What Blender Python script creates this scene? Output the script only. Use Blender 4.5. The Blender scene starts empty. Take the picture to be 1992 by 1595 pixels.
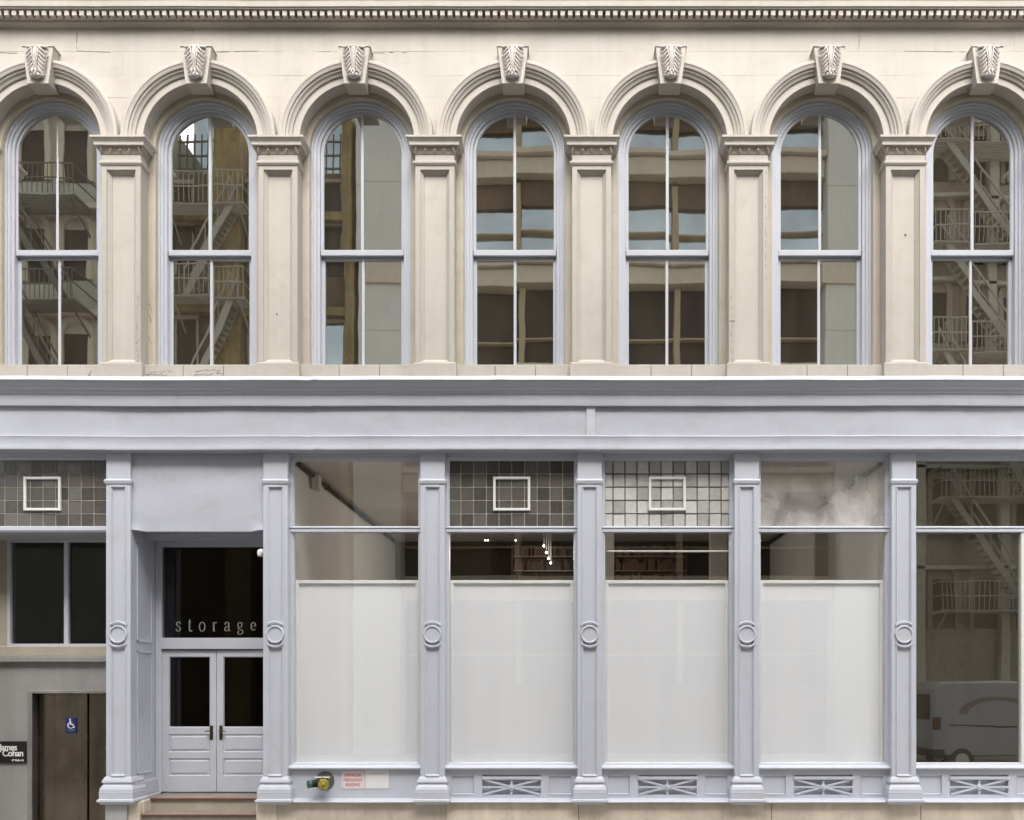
import bpy, bmesh, math, random
from math import sin, cos, pi, radians, sqrt
from mathutils import Vector, noise as mnoise

random.seed(7)
scene = bpy.context.scene
COL = scene.collection

# ------------------------------------------------------------------ camera
D = 15.0            # metres from the lens to the front plane of the facade
S = 0.0085          # metres per photo pixel on that plane
VX, VY, EYE = 1110, 1330, 2.5
cam_d = bpy.data.cameras.new('camera')
cam = bpy.data.objects.new('camera', cam_d)
COL.objects.link(cam)
cam.location = (0, -D, EYE)
cam.rotation_euler = (radians(90), 0, 0)
cam_d.sensor_width = 36
cam_d.lens = 36 * D / (1992 * S)
cam_d.shift_x = (996 - VX) / 1992
cam_d.shift_y = (VY - 797.5) / 1992
cam_d.clip_end = 400
scene.camera = cam

# ------------------------------------------------------------------ light
SUN_EL, SUN_AZ = 50, -8
world = bpy.data.worlds.new('World')
scene.world = world
world.use_nodes = True
nt = world.node_tree
bg = nt.nodes['Background']
sky = nt.nodes.new('ShaderNodeTexSky')
sky.sky_type = 'NISHITA'
sky.sun_disc = False
sky.sun_elevation = radians(SUN_EL)
sky.sun_rotation = radians(180 + SUN_AZ)
sky.air_density = 1.0
sky.dust_density = 4.0
sky.ozone_density = 0.6
hsv = nt.nodes.new('ShaderNodeHueSaturation')
hsv.inputs['Saturation'].default_value = 0.30
nt.links.new(sky.outputs[0], hsv.inputs['Color'])
nt.links.new(hsv.outputs[0], bg.inputs[0])
bg.inputs[1].default_value = 0.15
sun_d = bpy.data.lights.new('sun', 'SUN')
sun_d.energy = 1.5
sun_d.angle = radians(50)
sun_d.color = (1, 0.96, 0.90)
sun = bpy.data.objects.new('sun', sun_d)
COL.objects.link(sun)
sun.rotation_euler = (radians(90 - SUN_EL), 0, radians(-SUN_AZ))
sun.location = (0, -8, 30)

scene.view_settings.view_transform = 'Standard'
scene.view_settings.look = 'None'
scene.view_settings.exposure = 1.42
scene.view_settings.gamma = 1
scene.view_settings.use_curve_mapping = False
scene.cycles.max_bounces = 8
scene.cycles.diffuse_bounces = 4
scene.cycles.glossy_bounces = 4
scene.cycles.transparent_max_bounces = 8


# px -> metres for a thing standing d metres behind the front plane
def X(px, d=0.0): return (px - VX) * S * (D + d) / D
def Z(py, d=0.0): return EYE + (VY - py) * S * (D + d) / D


# ------------------------------------------------------------------ materials
def nodes_of(name):
    m = bpy.data.materials.new(name)
    m.use_nodes = True
    t = m.node_tree
    return m, t, t.nodes['Principled BSDF']


def mth(t, op, a, b=None, c=None, clamp=False):
    n = t.nodes.new('ShaderNodeMath'); n.operation = op; n.use_clamp = clamp
    for i, v in enumerate((a, b, c)):
        if v is None: continue
        if isinstance(v, (int, float)): n.inputs[i].default_value = v
        else: t.links.new(v, n.inputs[i])
    return n.outputs[0]


def mapr(t, v, a, b, c, d):
    n = t.nodes.new('ShaderNodeMapRange')
    t.links.new(v, n.inputs[0])
    for i, q in enumerate((a, b, c, d)): n.inputs[i + 1].default_value = q
    return n.outputs[0]


def tex_noise(t, scale, detail=4, rough=0.55, stretch=None, dist=0.0, co='Object'):
    tc = t.nodes.new('ShaderNodeNewGeometry'); co = 'Position'
    n = t.nodes.new('ShaderNodeTexNoise')
    n.inputs['Scale'].default_value = scale
    n.inputs['Detail'].default_value = detail
    n.inputs['Roughness'].default_value = rough
    n.inputs['Distortion'].default_value = dist
    if stretch:
        mp = t.nodes.new('ShaderNodeMapping')
        mp.inputs['Scale'].default_value = stretch
        t.links.new(tc.outputs[co], mp.inputs[0]); t.links.new(mp.outputs[0], n.inputs['Vector'])
    else:
        t.links.new(tc.outputs[co], n.inputs['Vector'])
    return n.outputs['Fac']


def mixc(t, f, a, b, mode='MIX'):
    n = t.nodes.new('ShaderNodeMix'); n.data_type = 'RGBA'; n.blend_type = mode
    for i, v in ((0, f), (6, a), (7, b)):
        if isinstance(v, (int, float)): n.inputs[i].default_value = v
        elif isinstance(v, tuple): n.inputs[i].default_value = (*v, 1) if len(v) == 3 else v
        else: t.links.new(v, n.inputs[i])
    return n.outputs[2]


def bump(t, p, h, strength, dist=0.01):
    b = t.nodes.new('ShaderNodeBump')
    b.inputs['Strength'].default_value = strength
    b.inputs['Distance'].default_value = dist
    t.links.new(h, b.inputs['Height'])
    t.links.new(b.outputs[0], p.inputs['Normal'])
    return b


def mat_paint(name, col, rough=0.5, var=0.05, scale=1.2, dirt=None, dirt_amt=0.0, flake=0.0, fine=0.15,
              rnd=0.0, streak=0.0, dent=0.0):
    m, t, p = nodes_of(name)
    n1 = tex_noise(t, scale, 5)
    f = mapr(t, n1, 0.3, 0.7, 1 - var, 1 + var)
    if streak:
        s = tex_noise(t, 1.0, 4, stretch=(9, 9, 0.45))
        f = mth(t, 'MULTIPLY', f, mapr(t, s, 0.3, 0.72, 1 + streak * .3, 1 - streak))
    if rnd:
        oi = t.nodes.new('ShaderNodeObjectInfo')
        f = mth(t, 'MULTIPLY', f, mapr(t, oi.outputs['Random'], 0, 1, 1 - rnd, 1 + rnd))
    v = t.nodes.new('ShaderNodeCombineXYZ')
    for i in range(3): t.links.new(f, v.inputs[i])
    c = mixc(t, 1.0, col, v.outputs[0], 'MULTIPLY')
    if dirt:
        d = tex_noise(t, 2.6, 8, 0.65, dist=0.4)
        c = mixc(t, mapr(t, d, 0.52, 0.78, 0, dirt_amt), c, dirt)
    h = tex_noise(t, 60, 3)
    if flake:
        k1 = tex_noise(t, 26, 5, 0.7, dist=0.8)
        k2 = tex_noise(t, 1.1, 3)
        k = mth(t, 'MULTIPLY', mapr(t, k1, 0.62, 0.645, 0, 1), mapr(t, k2, 0.50, 0.60, 0, 1))
        c = mixc(t, mth(t, 'MULTIPLY', k, flake), c, (0.36, 0.31, 0.25))
        h = mth(t, 'SUBTRACT', h, mth(t, 'MULTIPLY', k, 2.0))
    if dent:
        dn = tex_noise(t, 1.3, 2, 0.4, stretch=(1, 1, 1.8))
        h = mth(t, 'ADD', mth(t, 'MULTIPLY', h, 0.06), mth(t, 'MULTIPLY', dn, dent))
    t.links.new(c, p.inputs['Base Color'])
    p.inputs['Roughness'].default_value = rough
    bump(t, p, h, fine if not dent else 0.6, 0.004 if not dent else 0.03)
    return m


M = {}
M['stone'] = mat_paint('cream_painted_stone', (0.437, 0.406, 0.360), 0.62, 0.05, 0.9, (0.34, 0.30, 0.235), 0.6, 0.35, 0.35, rnd=0.02, streak=0.05)
M['pier'] = mat_paint('cream_painted_iron', (0.385, 0.357, 0.312), 0.55, 0.035, 1.3, (0.31, 0.27, 0.20), 0.6, 0.8, 0.35, streak=0.04)
M['reveal'] = mat_paint('cream_paint_aged', (0.40, 0.36, 0.29), 0.55, 0.05, 1.6, (0.27, 0.22, 0.15), 0.5, 0.5, 0.35, streak=0.05)
M['carving'] = mat_paint('weathered_carving', (0.46, 0.43, 0.395), 0.5, 0.14, 9, (0.24, 0.20, 0.16), 0.7, 0, 0.5)
M['lav'] = mat_paint('pale_grey_lavender_paint', (0.51, 0.53, 0.59), 0.38, 0.02, 1.1, (0.42, 0.41, 0.40), 0.5, 0.4, 0.14, streak=0.02)
M['lavdent'] = mat_paint('pale_grey_sheet_metal', (0.452, 0.468, 0.523), 0.36, 0.03, 0.8, (0.37, 0.36, 0.375), 0.5, 0.15, 0.2, dent=1.0, streak=0.02)
M['frame'] = mat_paint('lavender_window_paint', (0.42, 0.435, 0.48), 0.35, 0.02, 2, (0.45, 0.44, 0.45), 0.2)
M['sash'] = mat_paint('sash_paint', (0.44, 0.45, 0.48), 0.35, 0.02, 2)
M['white'] = mat_paint('white_paint', (0.72, 0.72, 0.71), 0.4, 0.02, 2, (0.6, 0.58, 0.52), 0.3)
M['offwhite'] = mat_paint('off_white_paint', (0.70, 0.70, 0.66), 0.4, 0.03, 3)
M['greywall'] = mat_paint('grey_cement', (0.26, 0.255, 0.25), 0.75, 0.10, 1.5, (0.20, 0.19, 0.17), 0.5, 0, 0.5, streak=0.08)
M['base'] = mat_paint('worn_granite', (0.60, 0.53, 0.43), 0.7, 0.14, 2.0, (0.24, 0.20, 0.15), 0.6, 0, 0.6, rnd=0.08, streak=0.10)
M['step'] = mat_paint('worn_step_stone', (0.38, 0.345, 0.28), 0.7, 0.12, 3, (0.20, 0.17, 0.13), 0.6, 0, 0.6)
M['nosing'] = mat_paint('red_brown_nosing', (0.13, 0.05, 0.035), 0.5, 0.15, 5, (0.09, 0.045, 0.035), 0.7)
M['brass'] = None
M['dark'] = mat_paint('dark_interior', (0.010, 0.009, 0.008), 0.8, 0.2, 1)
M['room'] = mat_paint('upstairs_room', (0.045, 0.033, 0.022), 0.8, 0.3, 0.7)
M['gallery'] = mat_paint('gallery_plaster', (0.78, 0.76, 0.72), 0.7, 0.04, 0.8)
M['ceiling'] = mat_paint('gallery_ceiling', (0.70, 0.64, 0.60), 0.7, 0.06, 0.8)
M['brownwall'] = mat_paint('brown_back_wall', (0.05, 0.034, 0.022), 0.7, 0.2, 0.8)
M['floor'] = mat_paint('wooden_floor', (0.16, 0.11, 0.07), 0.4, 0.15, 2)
M['pipe'] = mat_paint('black_pipe', (0.008, 0.007, 0.006), 0.8, 0.1, 3)
M['road'] = mat_paint('asphalt', (0.085, 0.083, 0.08), 0.85, 0.15, 3, (0.09, 0.085, 0.08), 0.6, 0, 0.8)
M['walk'] = mat_paint('sidewalk_concrete', (0.33, 0.31, 0.28), 0.85, 0.10, 2, (0.2, 0.19, 0.17), 0.6, 0, 0.6)
M['plinth'] = mat_paint('grey_paint', (0.40, 0.405, 0.41), 0.5, 0.04, 2)
M['red'] = mat_paint('faded_red_print', (0.55, 0.16, 0.17), 0.5, 0.1, 9)
M['faintred'] = mat_paint('faint_print', (0.66, 0.52, 0.53), 0.5, 0.1, 9)
M['signpink'] = mat_paint('faded_sign_face', (0.72, 0.64, 0.64), 0.45, 0.04, 6)
M['signwhite'] = mat_paint('white_sign_face', (0.70, 0.70, 0.70), 0.45, 0.04, 6)
M['black'] = mat_paint('black_plaque', (0.003, 0.003, 0.003), 0.6, 0.05, 3)
M['blue'] = mat_paint('blue_sign_face', (0.008, 0.014, 0.11), 0.35, 0.05, 3)
M['letter'] = mat_paint('white_lettering', (0.75, 0.75, 0.74), 0.5, 0.02, 3)
M['letterg'] = mat_paint('grey_lettering', (0.26, 0.27, 0.26), 0.5, 0.02, 3)
M['green'] = mat_paint('green_cap_paint', (0.015, 0.13, 0.075), 0.4, 0.15, 12)
M['van'] = mat_paint('white_van_paint', (0.42, 0.42, 0.42), 0.25, 0.02, 1)
M['rubber'] = mat_paint('black_rubber', (0.012, 0.012, 0.012), 0.7, 0.1, 5)
M['tail'] = mat_paint('red_lens', (0.16, 0.012, 0.012), 0.2, 0.05, 5)
M['arcbrown'] = mat_paint('brown_print', (0.24, 0.19, 0.12), 0.4, 0.05, 5)
M['opp'] = mat_paint('pale_facade_opposite', (0.66, 0.58, 0.44), 0.7, 0.08, 0.5, (0.40, 0.36, 0.27), 0.4, 0, 0.3, streak=0.06)
M['oppg'] = mat_paint('pale_green_grey_pillar', (0.72, 0.71, 0.62), 0.7, 0.05, 0.5, streak=0.05)
M['screenframe'] = mat_paint('white_screen_frame', (0.84, 0.84, 0.82), 0.5, 0.02, 3)
M['tread'] = mat_paint('pinkish_stone_tread', (0.24, 0.195, 0.165), 0.6, 0.15, 4, (0.14, 0.08, 0.06), 0.6, 0, 0.5)
M['tan'] = mat_paint('tan_mullion', (0.42, 0.33, 0.20), 0.6, 0.05, 2)
M['oppbrown'] = mat_paint('brown_facade', (0.14, 0.092, 0.045), 0.7, 0.25, 0.8, (0.05, 0.03, 0.02), 0.6, streak=0.2)
M['ochre'] = mat_paint('ochre_facade', (0.30, 0.225, 0.085), 0.7, 0.25, 1.0, (0.10, 0.055, 0.025), 0.9, streak=0.3)
M['taupe'] = mat_paint('taupe_facade', (0.36, 0.29, 0.22), 0.7, 0.15, 0.8, (0.12, 0.09, 0.06), 0.6, streak=0.15)
M['greyfac'] = mat_paint('grey_green_facade', (0.52, 0.50, 0.39), 0.7, 0.12, 0.6, (0.2, 0.19, 0.13), 0.6, streak=0.1)
M['ironlight'] = mat_paint('pale_painted_iron', (0.40, 0.36, 0.28), 0.5, 0.08, 3)
M['irondark'] = mat_paint('dark_painted_iron', (0.14, 0.125, 0.10), 0.5, 0.1, 3)
M['oppdarkwin'] = mat_paint('dark_opposite_window', (0.030, 0.017, 0.008), 0.7, 0.3, 0.6)


def mat_metal(name, col, rough, streaky=True):
    m, t, p = nodes_of(name)
    n = tex_noise(t, 1.5, 3, stretch=(2.5, 1, 0.5))
    c = mixc(t, mapr(t, n, 0.3, 0.7, 0, 1), tuple(0.75 * v for v in col), tuple(1.2 * v for v in col))
    t.links.new(c, p.inputs['Base Color'])
    p.inputs['Metallic'].default_value = 1
    t.links.new(mapr(t, tex_noise(t, 3, 5), 0.3, 0.7, rough * 0.8, rough * 1.3), p.inputs['Roughness'])
    return m


M['brass'] = mat_metal('aged_brass', (0.13, 0.095, 0.05), 0.4)
M['yellowbrass'] = mat_paint('yellow_cap_paint', (0.42, 0.36, 0.06), 0.35, 0.35, 25, (0.12, 0.09, 0.02), 0.7)
M['steel'] = mat_metal('lift_steel', (0.19, 0.155, 0.125), 0.24)
M['steelframe'] = mat_metal('brushed_steel_trim', (0.40, 0.385, 0.36), 0.4)


def mat_glass(name, refl, tint, wav=0.0006, dust=0.0, scale=0.9, haze=0.0):
    m = bpy.data.materials.new(name); m.use_nodes = True
    t = m.node_tree
    t.nodes.clear()
    out = t.nodes.new('ShaderNodeOutputMaterial')
    tr = t.nodes.new('ShaderNodeBsdfTransparent'); tr.inputs[0].default_value = (*tint, 1)
    gl = t.nodes.new('ShaderNodeBsdfGlossy'); gl.inputs['Roughness'].default_value = 0.008 if haze else 0.0
    gl.inputs[0].default_value = (1, 0.99, 0.95, 1)
    h = mth(t, 'ADD', tex_noise(t, scale, 1, 0.4), mth(t, 'MULTIPLY', tex_noise(t, scale * 4, 1), 0.06))
    b = t.nodes.new('ShaderNodeBump'); b.inputs['Strength'].default_value = 1.0
    b.inputs['Distance'].default_value = wav * 2.2
    t.links.new(h, b.inputs['Height']); t.links.new(b.outputs[0], gl.inputs['Normal'])
    lw = t.nodes.new('ShaderNodeLayerWeight'); lw.inputs[0].default_value = 0.5
    f = mth(t, 'ADD', mth(t, 'MULTIPLY', mth(t, 'POWER', lw.outputs['Facing'], 5), 0.9), refl + 0.04, clamp=True)
    mx = t.nodes.new('ShaderNodeMixShader')
    t.links.new(f, mx.inputs[0]); t.links.new(tr.outputs[0], mx.inputs[1]); t.links.new(gl.outputs[0], mx.inputs[2])
    last = mx.outputs[0]
    if dust:
        df = t.nodes.new('ShaderNodeBsdfDiffuse'); df.inputs[0].default_value = (0.72, 0.68, 0.66, 1)
        n = tex_noise(t, 2.2, 7, 0.6, stretch=(1, 1, 0.7), dist=0.3)
        tc = t.nodes.new('ShaderNodeTexCoord'); sp = t.nodes.new('ShaderNodeSeparateXYZ')
        t.links.new(tc.outputs['Generated'], sp.inputs[0])
        g = mapr(t, sp.outputs[2], 0.0, 0.75, 1.0, 0.32)
        ff = mth(t, 'MULTIPLY', mth(t, 'MULTIPLY', mapr(t, n, 0.3, 0.7, 0.25, 1.0), g), dust, clamp=True)
        m2 = t.nodes.new('ShaderNodeMixShader')
        t.links.new(ff, m2.inputs[0]); t.links.new(last, m2.inputs[1]); t.links.new(df.outputs[0], m2.inputs[2])
        last = m2.outputs[0]
    if haze:  # diffuse haze painted over the glass to lift its darks
        df = t.nodes.new('ShaderNodeBsdfDiffuse'); df.inputs[0].default_value = (0.34, 0.29, 0.215, 1)
        n = tex_noise(t, 1.2, 6, 0.6, stretch=(1.5, 1, 0.4), dist=0.5)
        m3 = t.nodes.new('ShaderNodeMixShader')
        t.links.new(mapr(t, n, 0.3, 0.7, haze * .5, haze * 1.5), m3.inputs[0]); t.links.new(last, m3.inputs[1]); t.links.new(df.outputs[0], m3.inputs[2])
        last = m3.outputs[0]
    t.links.new(last, out.inputs[0])
    return m


M['glass_up'] = mat_glass('upstairs_glass', 0.52, (0.5, 0.47, 0.42), 0.0008, haze=0.055)
M['glass_shop'] = mat_glass('shop_glass', 0.10, (0.97, 0.97, 0.97), 0.0005)
M['glass_dust'] = mat_glass('dusty_glass', 0.10, (0.97, 0.97, 0.97), 0.0005, dust=0.85)
M['glass_door'] = mat_glass('door_glass', 0.005, (0.5, 0.5, 0.5), 0.0006)
M['glass_brown'] = mat_glass('brown_shop_glass', 0.22, (0.6, 0.58, 0.5), 0.0007, haze=0.08)


def mat_oppglass(name, refl, col):
    m, t, p = nodes_of(name)
    n = tex_noise(t, 0.6, 3)
    c = mixc(t, mapr(t, n, 0.3, 0.7, 0, 1), tuple(v * .8 for v in col), tuple(v * 1.2 for v in col))
    t.links.new(c, p.inputs['Base Color'])
    p.inputs['Roughness'].default_value = 0.08
    p.inputs['Specular IOR Level'].default_value = 0.8
    p.inputs['Metallic'].default_value = refl
    return m


M['oppskyglass'] = mat_oppglass('sky_mirroring_glass', 0.75, (0.50, 0.56, 0.56))


def mat_tile(name, lo, hi, rough):
    m, t, p = nodes_of(name)
    oi = t.nodes.new('ShaderNodeObjectInfo')
    n = tex_noise(t, 14, 5, 0.6, dist=0.5)
    f = mth(t, 'ADD', mth(t, 'MULTIPLY', oi.outputs['Random'], 0.6), mth(t, 'MULTIPLY', n, 0.6))
    t.links.new(mixc(t, mapr(t, f, 0.2, 1.0, 0, 1), lo, hi), p.inputs['Base Color'])
    p.inputs['Roughness'].default_value = rough
    p.inputs['Specular IOR Level'].default_value = 0.6
    bump(t, p, n, 0.5, 0.01)
    return m


M['tile_dark'] = mat_tile('dark_prism_glass', (0.05, 0.045, 0.040), (0.15, 0.138, 0.125), 0.22)
M['tile_pale'] = mat_tile('pale_prism_glass', (0.30, 0.295, 0.28), (0.60, 0.59, 0.56), 0.3)
M['egg'] = mat_paint('weathered_egg_moulding', (0.36, 0.31, 0.25), 0.5, 0.10, 9, (0.25, 0.20, 0.15), 0.45, 0, 0.5)
M['came_pale'] = mat_paint('pale_came', (0.36, 0.335, 0.28), 0.5, 0.1, 8)
M['came_dark'] = mat_paint('dark_came', (0.09, 0.085, 0.08), 0.5, 0.1, 8)


def mat_fabric():
    m, t, p = nodes_of('white_screen_cloth')
    n = tex_noise(t, 0.8, 4, stretch=(3, 1, 0.3))
    w = tex_noise(t, 3, 3, stretch=(1, 1, 60))
    f = mth(t, 'ADD', mth(t, 'MULTIPLY', n, 0.75), mth(t, 'MULTIPLY', w, 0.25))
    t.links.new(mixc(t, mapr(t, f, 0.3, 0.7, 0, 1), (0.86, 0.885, 0.92), (0.94, 0.955, 0.98)), p.inputs['Base Color'])
    p.inputs['Roughness'].default_value = 0.85
    tl = t.nodes.new('ShaderNodeBsdfTranslucent'); tl.inputs[0].default_value = (0.9, 0.88, 0.84, 1)
    mx = t.nodes.new('ShaderNodeMixShader'); mx.inputs[0].default_value = 0.16
    t.links.new(p.outputs[0], mx.inputs[1]); t.links.new(tl.outputs[0], mx.inputs[2])
    t.links.new(mx.outputs[0], t.nodes['Material Output'].inputs[0])
    return m


M['cloth'] = mat_fabric()
em, t_, p_ = nodes_of('lit_bulb')
p_.inputs['Emission Color'].default_value = (1, 0.93, 0.8, 1)
p_.inputs['Emission Strength'].default_value = 3
M['bulb'] = em


# ------------------------------------------------------------------ mesh helpers
class MB:
    def __init__(s): s.v = []; s.f = []

    def add(s, vs, fs):
        o = len(s.v); s.v += [tuple(v) for v in vs]; s.f += [tuple(o + i for i in f) for f in fs]

    def quad(s, a, b, c, d): s.add((a, b, c, d), ((0, 1, 2, 3),))

    def box(s, x0, x1, y0, y1, z0, z1, c=0.0):
        if x1 < x0: x0, x1 = x1, x0
        if y1 < y0: y0, y1 = y1, y0
        if z1 < z0: z0, z1 = z1, z0
        c = min(c, (x1 - x0) * .4, (y1 - y0) * .4, (z1 - z0) * .4)
        if c <= 0:
            vs = [(x, y, z) for x in (x0, x1) for y in (y0, y1) for z in (z0, z1)]
            s.add(vs, ((0, 1, 3, 2), (4, 6, 7, 5), (0, 4, 5, 1), (2, 3, 7, 6), (0, 2, 6, 4), (1, 5, 7, 3)))
            return
        X_, Y_, Z_ = (x0, x1), (y0, y1), (z0, z1)
        vs = []; idx = {}
        for i in (0, 1):
            for j in (0, 1):
                for k in (0, 1):
                    sx, sy, sz = (1 - 2 * i), (1 - 2 * j), (1 - 2 * k)
                    for ax in range(3):
                        idx[(i, j, k, ax)] = len(vs)
                        vs.append((X_[i] + (0 if ax == 0 else sx * c), Y_[j] + (0 if ax == 1 else sy * c), Z_[k] + (0 if ax == 2 else sz * c)))
        fs = []
        for i in (0, 1):
            fs.append([idx[(i, j, k, 0)] for j, k in ((0, 0), (1, 0), (1, 1), (0, 1))])
            fs.append([idx[(j, i, k, 1)] for j, k in ((0, 0), (1, 0), (1, 1), (0, 1))])
            fs.append([idx[(j, k, i, 2)] for j, k in ((0, 0), (1, 0), (1, 1), (0, 1))])
        for a in (0, 1):
            for b in (0, 1):
                fs.append([idx[(0, a, b, 1)], idx[(1, a, b, 1)], idx[(1, a, b, 2)], idx[(0, a, b, 2)]])
                fs.append([idx[(a, 0, b, 0)], idx[(a, 1, b, 0)], idx[(a, 1, b, 2)], idx[(a, 0, b, 2)]])
                fs.append([idx[(a, b, 0, 0)], idx[(a, b, 1, 0)], idx[(a, b, 1, 1)], idx[(a, b, 0, 1)]])
        for k in idx:
            if k[3] == 0: fs.append([idx[(k[0], k[1], k[2], q)] for q in range(3)])
        s.add(vs, fs)

    def prof_x(s, prof, x0, x1, n=1, wob=None, cap=True):
        m = len(prof); rows = []
        for i in range(n + 1):
            x = x0 + (x1 - x0) * i / n
            r = []
            for j, (y, z) in enumerate(prof):
                dy, dz = wob(x, y, z) if wob else (0, 0)
                r.append((x, y + dy, z + dz))
            rows += r
        fs = [(i * m + j, i * m + j + 1, (i + 1) * m + j + 1, (i + 1) * m + j) for i in range(n) for j in range(m - 1)]
        if cap: fs += [tuple(range(m)), tuple(range(n * m, n * m + m))]
        s.add(rows, fs)

    def prof_u(s, prof, x0, x1, yf, yb, top=True, bottom=True):
        vs = []; m = len(prof)
        for o, z in prof: vs += [(x0 - o, yb, z), (x0 - o, yf - o, z), (x1 + o, yf - o, z), (x1 + o, yb, z)]
        fs = [(j * 4 + k, j * 4 + k + 1, j * 4 + 5 + k, j * 4 + 4 + k) for j in range(m - 1) for k in range(3)]
        if bottom: fs.append((0, 1, 2, 3))
        if top: fs.append(tuple((m - 1) * 4 + k for k in range(4)))
        s.add(vs, fs)

    def rect(s, x0, x1, z0, z1, prof, fill=True):
        vs = []; m = len(prof)
        for i, y in prof: vs += [(x0 + i, y, z0 + i), (x1 - i, y, z0 + i), (x1 - i, y, z1 - i), (x0 + i, y, z1 - i)]
        fs = [(j * 4 + k, j * 4 + (k + 1) % 4, j * 4 + 4 + (k + 1) % 4, j * 4 + 4 + k) for j in range(m - 1) for k in range(4)]
        if fill: fs.append(tuple((m - 1) * 4 + k for k in range(4)))
        s.add(vs, fs)

    def arch(s, cx, cz, zb, prof, seg=44, jamb=True, closed=False):
        path = []
        if jamb: path.append(None)
        path += [pi - pi * i / seg for i in range(seg + 1)]
        if jamb: path.append('r')
        vs = []; m = len(prof)
        for a in path:
            for r, y in prof:
                if a is None: vs.append((cx - r, y, zb))
                elif a == 'r': vs.append((cx + r, y, zb))
                else: vs.append((cx + r * cos(a), y, cz + r * sin(a)))
        n = len(path)
        fs = [(i * m + j, i * m + j + 1, (i + 1) * m + j + 1, (i + 1) * m + j) for i in range(n - 1) for j in range(m - 1)]
        s.add(vs, fs)

    def tube(s, pts, r, n=8, cap=True):
        pts = [Vector(p) for p in pts]; m = len(pts)
        rr = r if isinstance(r, (list, tuple)) else [r] * m
        vs = []
        for i, p in enumerate(pts):
            t = (pts[min(i + 1, m - 1)] - pts[max(i - 1, 0)])
            t = t.normalized() if t.length > 1e-9 else Vector((0, 0, 1))
            up = Vector((0, 1, 0)) if abs(t.y) < .9 else Vector((1, 0, 0))
            a = t.cross(up).normalized(); b = t.cross(a)
            for k in range(n):
                q = 2 * pi * k / n
                vs.append(p + (a * cos(q) + b * sin(q)) * rr[i])
        fs = [(i * n + k, i * n + (k + 1) % n, (i + 1) * n + (k + 1) % n, (i + 1) * n + k) for i in range(m - 1) for k in range(n)]
        if cap: fs += [tuple(range(n)), tuple((m - 1) * n + k for k in range(n))]
        s.add(vs, fs)

    def ball(s, c, rx, ry, rz, nu=10, nv=7):
        vs = []
        for j in range(nv + 1):
            ph = pi * j / nv
            for i in range(nu):
                a = 2 * pi * i / nu
                vs.append((c[0] + rx * sin(ph) * cos(a), c[1] + ry * sin(ph) * sin(a), c[2] + rz * cos(ph)))
        fs = [(j * nu + i, j * nu + (i + 1) % nu, (j + 1) * nu + (i + 1) % nu, (j + 1) * nu + i) for j in range(nv) for i in range(nu)]
        s.add(vs, fs)

    def disc(s, c, r, y0, y1, n=28, r2=None):
        r2 = r if r2 is None else r2
        vs = [(c[0] + r * cos(2 * pi * k / n), y0, c[1] + r * sin(2 * pi * k / n)) for k in range(n)]
        vs += [(c[0] + r2 * cos(2 * pi * k / n), y1, c[1] + r2 * sin(2 * pi * k / n)) for k in range(n)]
        fs = [(k, (k + 1) % n, n + (k + 1) % n, n + k) for k in range(n)] + [tuple(range(n)), tuple(range(n, 2 * n))]
        s.add(vs, fs)

    def bar(s, p, q, w, h):
        """rectangular bar from p to q, w across, h deep"""
        p, q = Vector(p), Vector(q); t = (q - p).normalized()
        up = Vector((0, 1, 0)) if abs(t.y) < .9 else Vector((0, 0, 1))
        a = t.cross(up).normalized() * w / 2; b = t.cross(a).normalized() * h / 2
        vs = [p + i * a + j * b for i, j in ((-1, -1), (1, -1), (1, 1), (-1, 1))] + [q + i * a + j * b for i, j in ((-1, -1), (1, -1), (1, 1), (-1, 1))]
        s.add(vs, ((0, 1, 2, 3), (4, 5, 6, 7), (0, 1, 5, 4), (1, 2, 6, 5), (2, 3, 7, 6), (3, 0, 4, 7)))

    def mesh(s, name, mat, smooth=False):
        me = bpy.data.meshes.new(name)
        me.from_pydata(s.v, [], s.f)
        bm = bmesh.new(); bm.from_mesh(me)
        bmesh.ops.recalc_face_normals(bm, faces=bm.faces)
        bm.to_mesh(me); bm.free()
        me.materials.append(M[mat])
        if smooth:
            me.shade_smooth()
            me.set_sharp_from_angle(angle=radians(32))
        return me

    def build(s, name, mat, parent=None, smooth=False, **props):
        return link(name, s.mesh(name, mat, smooth), parent, **props)


def link(name, data, parent=None, loc=None, **props):
    o = bpy.data.objects.new(name, data); COL.objects.link(o)
    if parent is not None: o.parent = parent
    if loc: o.location = loc
    for k, v in props.items(): o[k] = v
    return o


def thing(name, loc, label, cat, group=None):
    o = bpy.data.objects.new(name, None); COL.objects.link(o)
    o.location = loc; o['label'] = label; o['category'] = cat
    o.empty_display_size = 0.2
    if group: o['group'] = group
    return o


def copy_tree(o, parent=None):
    c = o.copy(); COL.objects.link(c)
    if parent is not None: c.parent = parent
    for ch in list(o.children): copy_tree(ch, c)
    return c


def text(name, body, size, x, y, z, mat, parent=None, width=1.0, offset=0.0, align='LEFT', spacing=1.0, **props):
    cu = bpy.data.curves.new(name, 'FONT')
    cu.body = body; cu.size = size; cu.extrude = 0.001; cu.offset = offset
    cu.align_x = align; cu.space_character = spacing
    cu.materials.append(M[mat])
    o = bpy.data.objects.new(name, cu); COL.objects.link(o)
    me = bpy.data.meshes.new_from_object(o.evaluated_get(bpy.context.evaluated_depsgraph_get()))
    bpy.data.objects.remove(o); bpy.data.curves.remove(cu)
    o = link(name, me)
    o.location = (x, y, z); o.rotation_euler = (radians(90), 0, 0); o.scale = (width, 1, 1)
    if parent is not None: o.parent = parent
    for k, v in props.items(): o[k] = v
    return o


def shaded(me): me.shade_smooth(); me.set_sharp_from_angle(angle=radians(35))


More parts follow.
